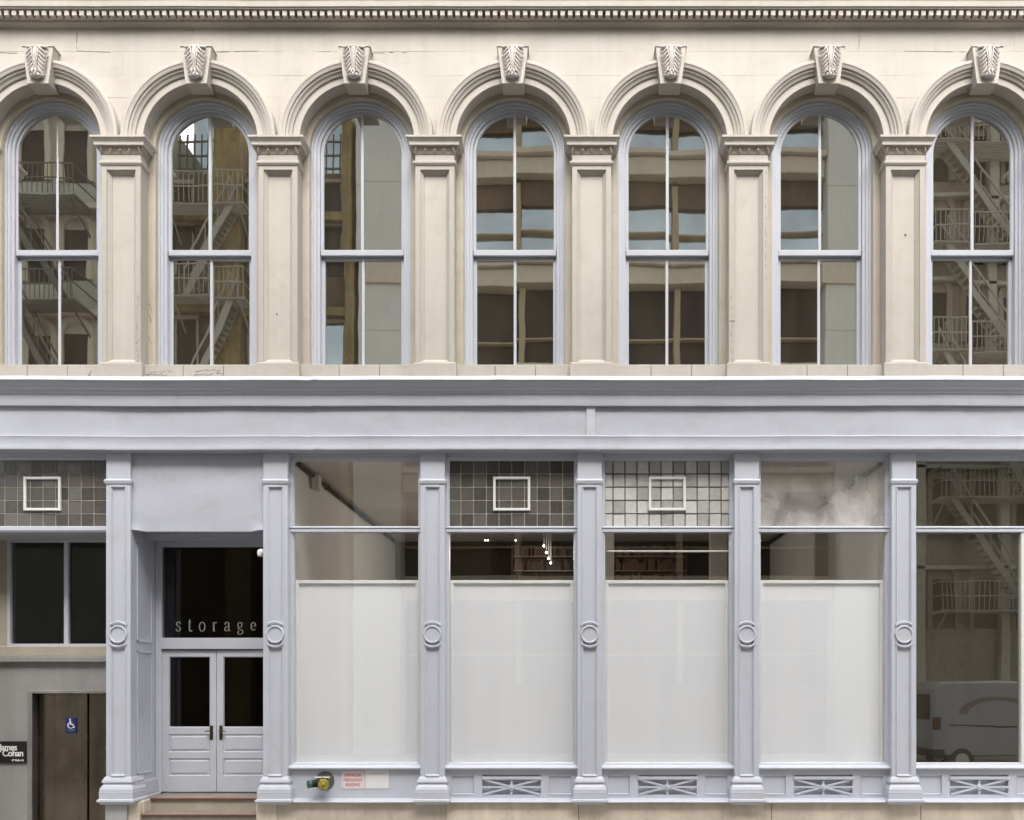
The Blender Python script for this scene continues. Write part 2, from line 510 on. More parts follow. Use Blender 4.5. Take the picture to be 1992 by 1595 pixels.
# ------------------------------------------------------------------ the place: ground
g = MB(); g.box(-60, 60, -60, 60, -0.6, -0.16)
g.build('road', 'road', kind='structure')
g = MB(); g.box(-60, 60, -4.2, 14, -0.5, 0.0, 0.02)
g.build('sidewalk', 'walk', kind='structure')
g = MB(); g.box(-60, 60, -30, -14.6, -0.5, 0.0, 0.02)
g.build('sidewalk_opposite', 'walk', kind='structure')

def ribbon(mb, pts, w, y):
    n = len(pts); L = []; R = []
    for i, (x, z) in enumerate(pts):
        a = pts[max(i - 1, 0)]; b = pts[min(i + 1, n - 1)]
        dx, dz = b[0] - a[0], b[1] - a[1]; l = max(1e-9, sqrt(dx * dx + dz * dz)); nx, nz = -dz / l, dx / l
        ww = w * (0.45 + .75 * abs(nx)) / 2          # thick verticals, thin horizontals
        L.append((x + nx * ww, y, z + nz * ww)); R.append((x - nx * ww, y, z - nz * ww))
    mb.add(L + R, [(i, i + 1, n + i + 1, n + i) for i in range(n - 1)])


# ------------------------------------------------------------------ the building
BAY = 2.583
WX = [-0.945 + (i - 3) * BAY for i in range(-1, 8)]      # upstairs window centres, one beyond each side
PX_ = [w + BAY / 2 for w in WX[:-1]]                     # pilasters between them
CX = [0.313 + k * BAY for k in range(-3, 4)]             # shopfront columns
SPR = 11.47                                              # springing of the arches
XL, XR = -10.6, 8.9
bld = thing('commercial_building', (-0.9, 0, 0), 'cream building with arched upstairs windows above a pale grey shopfront', 'building')
OX = 0.9  # children are given in world coordinates, so cancel the parent's offset


def B(mb, name, mat, parent=None, smooth=False, **p):
    """link a mesh given in world coordinates under parent (or the building)"""
    par = parent if parent is not None else bld
    o = mb.build(name, mat, par, smooth, **p)
    if par is bld: o.location = (OX, 0, 0)
    return o


def sub(name, parent=None, **p):
    o = bpy.data.objects.new(name, None); COL.objects.link(o)
    o.parent = parent if parent is not None else bld
    if parent is None: o.location = (OX, 0, 0)
    o.empty_display_size = 0.1
    for k, v in p.items(): o[k] = v
    return o


def zarch(x, r):
    for w in WX:
        if abs(x - w) < r: return SPR + sqrt(r * r - (x - w) ** 2)
    return -1e9


def strips(mb, x0, x1, z0, z1, r, y0, y1=None, jamb_to=None):
    """the solid part of a rectangle of wall with arched openings of radius r cut out"""
    xs = {x0, x1}
    for w in WX:
        for i in range(41):
            x = w + r * cos(pi * i / 40)
            for e in (x,):
                if x0 < e < x1: xs.add(e)
        for e in (w - r - 1e-5, w + r + 1e-5):
            if x0 < e < x1: xs.add(e)
    xs = sorted(xs); runs = []; cur = []
    for a, b in zip(xs, xs[1:]):
        m = (a + b) / 2
        lo = zarch(m, r)
        if jamb_to is not None and lo > -1e8: pass
        la = max(z0, zarch(a, r) if zarch(m, r) > -1e8 else z0) if zarch(m, r) > -1e8 else z0
        lb = max(z0, zarch(b, r)) if zarch(m, r) > -1e8 else z0
        if zarch(m, r) > -1e8:
            la = max(z0, zarch(a, r) if zarch(a, r) > -1e8 else SPR); lb = max(z0, zarch(b, r) if zarch(b, r) > -1e8 else SPR)
        if min(la, lb) >= z1 - 1e-4:
            if cur: runs.append(cur); cur = []
            continue
        la, lb = min(la, z1), min(lb, z1)
        if cur and abs(cur[-1][1] - la) > 1e-3:
            cur.append((a, la))
        if not cur: cur = [(a, la)]
        cur.append((b, lb))
    if cur: runs.append(cur)
    for c in runs:
        lo = []
        for p in c:
            if not lo or abs(p[0] - lo[-1][0]) > 1e-6 or abs(p[1] - lo[-1][1]) > 1e-6: lo.append(p)
        poly = [(lo[0][0], z1)] + lo + [(lo[-1][0], z1)]
        q = []
        for p in poly:
            if not q or (abs(p[0] - q[-1][0]) + abs(p[1] - q[-1][1])) > 1e-5: q.append(p)
        n = len(q)
        if n < 3: continue
        vs = [(x, y0, z) for x, z in q]
        fs = [tuple(range(n))]
        if y1 is not None:
            vs += [(x, y1, z) for x, z in q]
            fs += [(i, (i + 1) % n, n + (i + 1) % n, n + i) for i in range(n)]
        mb.add(vs, fs)


# upstairs wall: a core sheet, then the stone blocks one by one
wall = sub('upper_wall')
core = MB(); strips(core, XL, XR, 11.40, 13.5, 0.955, 0.0035)
B(core, 'mortar_bed', 'reveal', wall)
core = MB()
for a, b in zip([XL] + [w + 0.90 for w in WX], [w - 0.90 for w in WX] + [XR]):
    if b > a: core.quad((a, 0.33, 7.0), (b, 0.33, 7.0), (b, 0.33, SPR), (a, 0.33, SPR))
strips(core, XL, XR, SPR, 14.5, 0.90, 0.33)
B(core, 'wall_core', 'reveal', wall)
courses = [13.40, 12.955, 12.555, 12.19, 11.79, 11.40]
j1 = [X(v) for v in (-160, 0, 149, 298, 450, 606, 746, 900, 1053, 1209, 1362, 1515, 1669, 1820, 1973, 2130)]
mids = []
for w in WX: mids += [w, w + BAY / 2]
alt = [w + d for w in WX for d in (0.55, 0.55 + BAY / 2)]
for ci, (zt, zb) in enumerate(zip(courses, courses[1:])):
    js = {0: j1, 1: mids, 2: alt, 3: mids, 4: mids}[ci]
    js = sorted([XL] + [x for x in js if XL < x < XR] + [XR])
    for a, b in zip(js, js[1:]):
        mb = MB(); gp = 0.0012
        yo = random.uniform(-0.002, 0.001)
        strips(mb, a + gp, b - gp, zb + gp, zt - gp, 0.95, yo, 0.10)
        if mb.v: B(mb, 'stone_block', 'stone', wall)


# arches
def arch_thing(w):
    a = MB()
    a.arch(w, SPR, 11.42, [(0.944, 0.205), (0.944, -0.035), (0.950, -0.04), (1.060, -0.04), (1.062, -0.068), (1.068, -0.073), (1.095, -0.078), (1.104, -0.086), (1.118, -0.108),
                           (1.150, -0.114), (1.153, -0.136), (1.160, -0.140), (1.195, -0.144), (1.206, -0.150), (1.212, -0.156), (1.250, -0.156), (1.266, -0.145), (1.274, 0.005)], 56)
    o = B(a, 'arch_moulding', 'stone', smooth=True)
    r = MB()
    r.arch(w, SPR, 7.35, [(0.99, 0.20), (0.868, 0.20), (0.852, 0.205), (0.845, 0.217), (0.843, 0.30), (0.81, 0.31)], 48)
    B(r, 'arch_reveal', 'reveal', smooth=True)


for w in WX: arch_thing(w)


# keystones with acanthus
def keystone_mesh():
    mb = MB(); zt, zb = 12.905, 12.30
    # slab, seen front face tapering downwards
    vs = []
    for y, g_ in ((-0.195, 0.0), (0.10, 0.0)):
        for z, h in ((zt, 0.248), (zb, 0.172)):
            vs += [(-h, y, z), (h, y, z)]
    mb.add(vs, ((0, 1, 3, 2), (4, 5, 7, 6), (0, 1, 5, 4), (2, 3, 7, 6), (0, 2, 6, 4), (1, 3, 7, 5)))
    # lower block running back under the arch
    mb.box(-0.172, 0.172, -0.045, 0.203, zb + 0.098, zb + 0.25, 0.006)
    mb.box(-0.262, 0.262, -0.208, 0.05, zt - 0.012, zt + 0.012, 0.004)
    return mb


def acanthus_mesh():
    mb = MB(); yf = -0.195; zt, zb = 12.865, 12.36

    def hw(v): return 0.185 * (1 - v) + 0.115 * v
    # bulging central body
    for i in range(1):
        pts = []; rr = []
        for k in range(9):
            v = k / 8; pts.append((0, yf - 0.02 - 0.035 * sin(pi * min(1, v * 1.05)) ** .6, zt - v * (zt - zb - 0.06))); rr.append(0.05 * (1 - .55 * v) + .006)
        mb.tube(pts, rr, 8)
    # three ribs
    for sx in (-0.36, -0.13, 0.13, 0.36):
        pts = []; rr = []
        for k in range(8):
            v = k / 7
            pts.append((sx * hw(v) * (1 - 0.65 * v), yf - 0.045 - 0.045 * sin(pi * (0.15 + .75 * v)), zt - v * (zt - zb - 0.10))); rr.append(0.014 * (1 - .4 * v))
        mb.tube(pts, rr, 6)
    # side leaflets, curling up and outward from the midrib
    vs = []; nu, nv = 12, 12                      # the bulging leaf body
    for j in range(nv + 1):
        for i in range(nu + 1):
            u, v = i / nu * 2 - 1, j / nv
            vs.append((u * hw(v) * .98, yf + .004 - .050 * cos(u * pi / 2) ** .7 * (.55 + .45 * cos(v * 2.2)), zt + .005 - v * (zt - zb - .03)))
    mb.add(vs, [(j * (nu + 1) + i, j * (nu + 1) + i + 1, (j + 1) * (nu + 1) + i + 1, (j + 1) * (nu + 1) + i) for j in range(nv) for i in range(nu)])
    for s in (-1, 1):
        for n_ in range(6):
            v0 = 0.0 + n_ * 0.125
            for q, (off, rad) in enumerate(((0, 0.016), (0.030, 0.010), (0.056, 0.006))):
                pts = []; rr = []
                for k in range(8):
                    u = k / 7
                    v = v0 + 0.21 * (1 - (1 - u) ** 1.9) - .03 * max(0, u - .8) / .2 + off * (.4 + .6 * u)
                    x = s * (0.30 * hw(v0) * (1 - .25 * n_ / 6) + (hw(min(1, v)) * 0.72) * u ** 1.2)
                    z = zt - min(.95, v) * (zt - zb)
                    y = yf - 0.014 - 0.060 * cos(u * 1.25) * (1 - .35 * v0) - .006 * sin(u * pi)
                    pts.append((x, y, z)); rr.append(rad * (0.45 + 0.75 * sin(pi * min(1, .10 + u * .86))))
                mb.tube(pts, rr, 6)
    # top lip
    mb.tube([(-0.175, yf - 0.03, zt), (-0.09, yf - 0.055, zt - .004), (0, yf - 0.062, zt - .006), (0.09, yf - 0.055, zt - .004), (0.175, yf - 0.03, zt)], [0.014, .02, .022, .02, 0.014], 8)
    # scroll at the foot
    mb.ball((0, yf - 0.055, zb + 0.035), 0.085, 0.055, 0.052, 12, 8)
    for s in (-1, 1):
        mb.ball((s * 0.085, yf - 0.035, zb + 0.045), 0.034, 0.035, 0.032, 8, 6)
        mb.tube([(s * 0.02, yf - 0.085, zb + 0.11), (s * 0.06, yf - 0.095, zb + 0.09), (s * 0.095, yf - 0.06, zb + 0.055)], [.01, .016, .012], 6)
        mb.tube([(s * 0.012, yf - 0.09, zb + 0.13), (s * 0.022, yf - 0.112, zb + 0.09), (s * 0.03, yf - 0.118, zb + 0.04)], [.008, .013, .01], 6)
    return mb


km = keystone_mesh().mesh('keystone', 'stone')
am = acanthus_mesh().mesh('acanthus_leaf', 'carving', True)
for w in WX:
    k = link('keystone', km, bld, (w + OX, 0, 0))
    link('acanthus_leaf', am, k)


# pilasters
def pilaster_parts():
    hs = 0.322; yf = -0.06
    sh = MB()
    sh.rect(-hs, hs, 7.72, 11.05, [(0, 0.30), (0, yf), (0.003, yf - .003), (0.083, yf - .003), (0.085, yf), (0.085, yf + 0.015), (0.09, yf + 0.02)], False)
    pn = MB()
    pn.rect(-hs + .089, hs - .089, 7.809, 10.961, [(0, yf + .018), (0.05, yf + 0.068), (0.052, yf + 0.08)], True)
    cap = MB()
    cap.prof_u([(0, 11.02), (.018, 11.036), (.034, 11.062), (.036, 11.085), (.030, 11.095), (.004, 11.107), (0, 11.11), (0, 11.212), (.008, 11.218),
                (.012, 11.24), (.024, 11.28), (.042, 11.308), (.046, 11.325), (.088, 11.328), (.088, 11.378), (.092, 11.381), (.105, 11.40), (.128, 11.426), (.134, 11.43), (.134, 11.462), (.10, 11.475), (-.05, 11.476)],
               -hs, hs, yf, 0.26)
    egg = MB()
    egg.prof_u([(.002, 11.214), (.012, 11.219), (.017, 11.24), (.029, 11.28), (.046, 11.308), (.050, 11.326)], -hs, hs, yf, 0.2, False, False)
    for k in range(-1, 2):
        cx = k * 0.152
        egg.ball((cx, yf - 0.034, 11.280), 0.021, 0.018, 0.034, 8, 6)
        pts = [(cx + 0.050 * cos(a), yf - 0.040 + .020 * sin(a), 11.312 - 0.078 * sin(a)) for a in [pi * i / 10 for i in range(11)]]
        egg.tube(pts, 0.0085, 5)
    for k in (-1.5, -.5, .5, 1.5):
        egg.tube([(k * .152, yf - 0.050, 11.32), (k * .152, yf - 0.034, 11.27), (k * .152, yf - 0.016, 11.228)], [0.008, 0.006, 0.003], 5)
    for s in (-1, 1):
        egg.tube([(s * 0.300, yf - .044, 11.318), (s * .312, yf - .036, 11.275), (s * .322, yf - .018, 11.225)], [.026, .020, .008], 6)
        egg.tube([(s * .252, yf - .042, 11.318), (s * .262, yf - .036, 11.275), (s * .292, yf - .026, 11.236)], [.008, .008, .006], 5)
        for k in range(3): egg.ball((s * (hs + 0.034), 0.0 + k * 0.10, 11.278), 0.016, 0.022, 0.034, 6, 5)
    bs = MB()
    bs.prof_u([(0.0, 7.795), (.012, 7.785), (.030, 7.775), (.034, 7.765), (.034, 7.30)][::-1], -hs, hs, yf, 0.28)
    return [('pilaster', sh.mesh('pilaster', 'pier')), ('panel', pn.mesh('panel', 'stone')), ('capital', cap.mesh('capital', 'stone')),
            ('egg_and_dart', egg.mesh('egg_and_dart', 'egg', True)), ('base', bs.mesh('base', 'pier'))]


pp = pilaster_parts()
for x in PX_:
    p = link('pilaster', pp[0][1], bld, (x + OX, 0, 0))
    for n_, me in pp[1:]: link(n_, me, p)
for i_, px, py, w_, h_ in ((5, 1762, 457, .016, .026), (1, 538, 611, .012, .012)):
    q = MB(); q.disc((X(px, -.0) , Z(py, .02)), w_ * .8, .006, .03, 10); B(q, 'bolt_hole', 'dark')
# sill course between the pilasters
for i, w in enumerate(WX):
    s_ = MB()
    s_.box(w - 0.95, w - 0.31, 0.02, 0.5, 7.2, 7.785, 0.008); s_.box(w - 0.304, w + 0.36, 0.02, 0.5, 7.2, 7.785, 0.008)
    s_.box(w + 0.366, w + 0.95, 0.02, 0.5, 7.2, 7.785, 0.008)
    B(s_, 'sill', 'pier')


M['crack'] = mat_paint('crack_filler', (0.16, 0.125, 0.09), 0.8, 0.3, 8)


def crack(p, q, d, w=.010, n=9, amp=.02):
    c = MB(); pts = []
    for i in range(n + 1):
        u = i / n; j = amp * random.uniform(-1, 1) * (0 < i < n)
        pts.append((X(p[0] + (q[0] - p[0]) * u, d) + j * (abs(q[1] - p[1]) > abs(q[0] - p[0])), Z(p[1] + (q[1] - p[1]) * u, d) + j * (abs(q[1] - p[1]) <= abs(q[0] - p[0]))))
    for i in range(n):
        ww = w * random.uniform(.3, 1.2)
        (x0, z0), (x1, z1) = pts[i], pts[i + 1]
        if random.random() < .85: c.bar((x0, d, z0), (x1, d, z1), ww, .004)
    B(c, 'crack', 'crack')


crack((180, 718), (172, 733), .019, .022); crack((285, 729), (330, 730), .019, .016); crack((290, 722), (336, 723), .019, .008)
crack((378, 730), (432, 727), .019, .010); crack((380, 722), (428, 720), .019, .008)
crack((149.5, 52), (149.5, 99), -.002, .008, amp=.004); crack((150, 99), (215, 101), -.002, .006, amp=.005); crack((373, 50), (374, 62), -.002, .016)
crack((620, 100), (655, 101), -.002, .007, amp=.004); crack((722, 103), (800, 101), -.002, .006, amp=.004); crack((0, 102), (34, 103), -.002, .007, amp=.003)
crack((1672, 55), (1671, 100), -.002, .006, amp=.004); crack((1760, 99), (1880, 101), -.002, .005, amp=.003); crack((420, 101), (500, 99), -.002, .005, amp=.003)
for py in range(575, 705, 14): crack((268 + random.uniform(-2, 3), py), (267 + random.uniform(-3, 3), py + 11), -.065, .007, 5, .012)
for py in (590, 612, 655): crack((290, py), (294, py + 14), .195, .010, 5, .012)
crack((1420, 624), (1429, 624.5), -.066, .014, 3, .002)
for py in range(330, 560, 23): crack((1489 + random.uniform(-2, 2), py), (1490, py + random.uniform(6, 16)), -.065, .006, 4, .010)
for py in range(560, 700, 17): crack((1424 + random.uniform(-3, 3), py), (1424, py + random.uniform(4, 11)), -.065, .005, 4, .010)


# upstairs windows
def window_meshes():
    zb = 7.785
    fr = MB()
    fr.arch(0, SPR, zb, [(0.850, 0.36), (0.850, 0.290), (0.846, 0.284), (0.812, 0.284), (0.806, 0.288), (0.804, 0.306), (0.798, 0.309), (0.766, 0.309), (0.760, 0.313), (0.758, 0.333), (0.752, 0.337), (0.716, 0.337), (0.710, 0.341), (0.704, 0.50)], 56)
    fr.box(-0.86, 0.86, 0.275, 0.52, zb - 0.02, zb + 0.05, 0.006)
    us = MB(); zr0, zr1 = Z(497, .36), Z(486, .36)
    us.arch(0, SPR, zr1 - .01, [(0.72, 0.42), (0.705, 0.372), (0.665, 0.372), (0.655, 0.38), (0.652, 0.41)], 56)
    us.box(-0.70, 0.70, 0.362, 0.42, zr0, zr1, 0.005)
    mu = MB(); mu.box(-0.026, 0.026, 0.368, 0.41, zr1 - .002, SPR + 0.66, 0.006)
    ls = MB()
    for s in (-1, 1): ls.box(s * 0.72, s * 0.648, 0.432, 0.48, zb + .03, zr0 - .0, 0.006)
    ls.box(-0.72, 0.72, 0.432, 0.48, zb + .04, Z(709, .43), 0.006)
    ls.box(-0.72, 0.72, 0.432, 0.48, zr0 - .05, zr0 + .03, 0.006)
    ml = MB(); ml.box(-0.024, 0.024, 0.430, 0.47, zb + .06, zr0, 0.006)
    gl = []
    for s in (-1, 1):
        a = MB(); pts = [(s * .01, .39, zr1 - .02), (s * 0.66, .39, zr1 - .02)] + [(s * 0.66 * cos(t), .39, SPR + 0.66 * sin(t)) for t in [pi / 2 * i / 20 for i in range(21)]]
        pts[-1] = (s * .01, .39, SPR + .66)
        a.add(pts, (tuple(range(len(pts))),)); gl.append(a.mesh('pane', 'glass_up'))
        b = MB(); b.quad((s * .01, .455, zb + .05), (s * .66, .455, zb + .05), (s * .66, .455, zr0), (s * .01, .455, zr0)); gl.append(b.mesh('pane', 'glass_up'))
    return [('frame', fr.mesh('frame', 'frame', True)), ('upper_sash', us.mesh('upper_sash', 'frame', True)), ('mullion', mu.mesh('mullion', 'sash')),
            ('lower_sash', ls.mesh('lower_sash', 'frame')), ('mullion', ml.mesh('mullion', 'sash'))] + [('pane', m_) for m_ in gl]


wm = window_meshes()
for i, w in enumerate(WX):
    win = bpy.data.objects.new('arched_window', None); COL.objects.link(win); win.parent = bld; win.location = (w + OX, 0, 0)
    for n_, me in wm:
        o = link(n_, me, win)
        if n_ == 'pane':
            o.location = (0, 0, 0); o.rotation_euler = (random.uniform(-.002, .002), 0, random.uniform(-.003, .003))

# dark rooms upstairs
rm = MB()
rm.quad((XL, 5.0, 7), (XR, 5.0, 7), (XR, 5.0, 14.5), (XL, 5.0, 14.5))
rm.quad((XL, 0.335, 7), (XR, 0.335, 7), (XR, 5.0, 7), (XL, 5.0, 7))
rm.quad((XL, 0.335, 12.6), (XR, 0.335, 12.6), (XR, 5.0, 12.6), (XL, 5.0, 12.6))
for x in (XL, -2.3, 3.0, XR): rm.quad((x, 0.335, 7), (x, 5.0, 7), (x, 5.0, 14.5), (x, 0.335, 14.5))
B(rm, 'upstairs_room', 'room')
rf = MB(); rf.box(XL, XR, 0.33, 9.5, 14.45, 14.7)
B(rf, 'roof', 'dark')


# top cornice
def wob_c(x, y, z):
    return 0.004 * mnoise.noise(Vector((x * .5, 1, z))) , 0.010 * mnoise.noise(Vector((x * .35, 7, 0))) + 0.004 * mnoise.noise(Vector((x * 1.5, 3, 0)))


cn = MB()
cn.prof_x([(0.3, 13.34), (-0.004, 13.345), (-0.012, 13.352), (-0.035, 13.358), (-0.085, 13.362), (-0.098, 13.368), (-0.102, 13.385), (-0.125, 13.388), (-0.13, 13.395),
           (-0.13, 13.487), (-0.235, 13.490), (-0.245, 13.512), (-0.250, 13.60), (-0.26, 13.61), (-0.30, 13.70), (-0.33, 13.80), (-0.35, 13.84), (-0.35, 13.90), (0.3, 14.0)], XL, XR, 90, wob_c)
cornice = B(cn, 'upper_cornice', 'pier', smooth=True)
fa = MB(); fa.prof_x([(-0.249, 13.508), (-0.256, 13.515), (-0.262, 13.60), (-0.255, 13.602)], XL, XR, 90, wob_c, cap=False)
B(fa, 'cornice_fascia', 'stone', cornice).location = (0, 0, 0)
dm = MB(); dm.box(-0.037, 0.037, -0.212, -0.128, 0, 0.094, 0.005)
dme = dm.mesh('dentil', 'stone')
nd = 0; x = XL + .05
while x < XR:
    dz = wob_c(x, 0, 13.4)[1]
    o = link('dentil', dme, cornice, (x, random.uniform(-.002, .002), 13.393 + dz))
    x += 0.1226
# little drops under the dentil course
sc = MB(); x = XL + .05
while x < XR:
    sc.box(x - 0.03, x + 0.03, -0.112, -0.09, 13.350, 13.372, 0.006); x += 0.1226
B(sc, 'drop_moulding', 'reveal', cornice, kind='stuff')

# ------------------------------------------------------------------ shopfront entablature
seams = [X(605, -.3), X(975, -.3), X(1712, -.3)]


def wob_f(x, y, z):
    s = sum(0.010 * math.exp(-((x - q) / .12) ** 2) * (1 if x > q else -.4) for q in seams[:1]) + sum(0.004 * math.exp(-((x - q) / .15) ** 2) for q in seams[1:])
    return 0.010 * mnoise.noise(Vector((x * .6, y * 3, z * 2))), 0.006 * mnoise.noise(Vector((x * .9, y, 2))) + 0.009 * mnoise.noise(Vector((x * .25, 5, 2))) + s


ent = MB()
ent.prof_x([(0.30, 7.49), (-0.345, 7.47), (-0.36, 7.462), (-0.418, 7.398), (-0.42, 7.387), (-0.405, 7.383), (-0.39, 7.36), (-0.36, 7.325), (-0.33, 7.30), (-0.325, 7.296),
            (-0.322, 7.276), (-0.308, 7.272), (-0.285, 7.25), (-0.275, 7.23), (-0.272, 7.215), (-0.258, 7.211), (-0.254, 7.198), (-0.24, 7.192)], XL, XR, 220, wob_f, cap=False)
entab = B(ent, 'shopfront_cornice', 'lav', smooth=True)
e2 = MB()
e2.prof_x([(-0.20, 7.21), (-0.25, 7.205), (-0.25, 7.19), (-0.25, 7.10), (-0.252, 7.03), (-0.25, 7.022), (-0.19, 7.018)], XL, XR, 220, wob_f, cap=False)
B(e2, 'upper_fascia', 'lavdent', smooth=True)
xa, xb = X(1141, -.19), X(1157, -.19)
for a, b in ((XL, xa), (xb, XR)):
    f = MB()
    n_ = int((b - a) / .09)
    nz = 10
    vs = []
    for i in range(n_ + 1):
        for j in range(nz + 1):
            x = a + (b - a) * i / n_; z = 6.52 + (7.05 - 6.52) * j / nz
            d = 0.022 * mnoise.noise(Vector((x * .8, 0, z * 2.0))) + 0.006 * mnoise.noise(Vector((x * 2.5, 4, z * 3)))
            for q in seams: d += 0.006 * math.exp(-((x - q) / .02) ** 2)
            vs.append((x, -0.185 - d * .5, z))
    fs = [(i * (nz + 1) + j, (i + 1) * (nz + 1) + j, (i + 1) * (nz + 1) + j + 1, i * (nz + 1) + j + 1) for i in range(n_) for j in range(nz)]
    f.add(vs, fs)
    B(f, 'frieze_panel', 'lavdent', smooth=True)
f = MB(); f.box(xa - .004, xb + .004, -0.215, -0.15, 6.53, 7.04, 0.006)
B(f, 'frieze_stile', 'lav')
e3 = MB()
e3.prof_x([(-0.17, 6.55), (-0.225, 6.542), (-0.232, 6.53), (-0.226, 6.515), (-0.224, 6.42), (-0.228, 6.36), (-0.236, 6.325), (-0.232, 6.312), (-0.20, 6.31), (-0.10, 6.305), (-0.02, 6.303), (-0.015, 6.285), (0.0, 6.28),
           (0.01, 6.262), (0.03, 6.258), (0.035, 6.24), (0.2, 6.235)], XL, XR, 220, wob_f, cap=False)
B(e3, 'lower_fascia', 'lavdent', smooth=True)
bk = MB(); bk.box(XL, XR, -0.13, 0.32, 6.34, 7.30)
B(bk, 'entablature_core', 'lav')


# ------------------------------------------------------------------ shopfront columns
def column_meshes():
    h = 0.2; yf = -0.09
    sh = MB()
    sh.box(-h, h, yf, 0.30, 5.83, 6.36, 0.006)
    zt, zr1, zr0, zb = 5.80, Z(1221, -.09), Z(1247, -.09), 0.93
    pr = [(0, 0.30), (0, yf + .004), (0.004, yf)]
    rim = [(0.072, yf), (0.076, yf - 0.010), (0.086, yf - .012), (0.094, yf + .004), (0.1, yf + .008), (0.102, yf + .012)]
    for a, b in ((zr1, zt), (zb, zr0)):
        # flat stiles round a panel that stops a little short of the ends
        sh.rect(-h, h, a, b, pr + [(0.0041, yf)], False)
        za, zb_ = (a - .02, b - 0.075) if a == zr1 else (a + .05, b + .02)
        x0 = h - 0.07
        sh.quad((-h + .004, yf, a), (-x0, yf, a), (-x0, yf, b), (-h + .004, yf, b))
        sh.quad((h - .004, yf, a), (x0, yf, a), (x0, yf, b), (h - .004, yf, b))
        if a == zr1: sh.quad((-x0, yf, b - .05), (x0, yf, b - .05), (x0, yf, b), (-x0, yf, b))
        else: sh.quad((-x0, yf, a), (x0, yf, a), (x0, yf, a + .05), (-x0, yf, a + .05))
    sh.box(-h, h, yf, 0.3, zr0 - .001, zr1 + .001, 0.0)
    pn = MB()
    q = [(0, yf + .001), (0.002, yf - .012), (0.012, yf - .014), (0.022, yf + .004), (0.030, yf + .012), (0.032, yf + 0.024)]
    pn.rect(-h + .07, h - .07, zr1 - .02, zt - .05, q)
    pn.rect(-h + .07, h - .07, zb + .05, zr0 + .02, q)
    pn.box(-.115, .115, yf - .03, yf + .01, zb + .04, zb + .075, .012)
    cp = MB()
    cp.prof_u([(0, 5.775), (.010, 5.78), (.020, 5.80), (.022, 5.815), (.026, 5.82), (.026, 5.845), (.008, 5.862), (0, 5.87)], -h, h, yf, 0.3)
    rg = MB(); zc = (zr0 + zr1) / 2

    def ringpts(r, a0, a1, n): return [(r * cos(a0 + (a1 - a0) * i / n), yf - 0.012, zc + r * sin(a0 + (a1 - a0) * i / n)) for i in range(n + 1)]
    rg.tube(ringpts(0.133, 0, 2 * pi, 40), 0.018, 8, False)
    rg.disc((0, zc), 0.125, yf - .010, yf + .01, 32)
    bg_ = MB(); arcs = []
    for a0 in (radians(48), radians(228)):
        bg_.tube(ringpts(0.200, a0, a0 + radians(84), 14), 0.016, 8)
        bg_.tube(ringpts(0.218, a0 + .06, a0 + radians(84) - .06, 14), 0.008, 6)
        arcs.append(bg_.mesh('arc_ornament', 'lav', True)); bg_ = MB()
    bs = MB()
    bs.prof_u([(0.0, 0.975), (.012, .968), (.026, .945), (.044, .905), (.048, .885), (.044, .872), (.03, .866), (.028, .85), (.034, .838), (.052, .815), (.070, .775), (.075, .752), (.072, .738),
               (.076, .728), (.078, .715), (.076, .705), (.076, .615), (.085, .61), (.102, .597), (.105, .57), (.10, .562), (.08, .555), (.06, .52), (-.05, .51)][::-1], -h, h, yf, 0.3)
    return [('column', sh.mesh('column', 'lav')), ('panel', pn.mesh('panel', 'lav')), ('capital', cp.mesh('capital', 'lav')),
            ('ring_ornament', rg.mesh('ring_ornament', 'lav', True)), ('arc_ornament', arcs[0]), ('arc_ornament', arcs[1]), ('base', bs.mesh('base', 'lav'))]


cm = column_meshes()
for x in CX:
    c = link('column', cm[0][1], bld, (x + OX, 0, 0))
    for n_, me in cm[1:]: link(n_, me, c)
# plinth under the first column and stone cheek of the steps
pl = MB(); pl.box(CX[0] - .215, CX[0] + .14, -0.09, 0.32, 0, .515, .008)
B(pl, 'plinth', 'plinth')

# ------------------------------------------------------------------ shop windows
ZT = 6.262                      # head of the openings
ZTR1, ZTR0 = Z(1024, .05), Z(1036, .05)
ZSILL = Z(1489, -.03)
win_rest = []


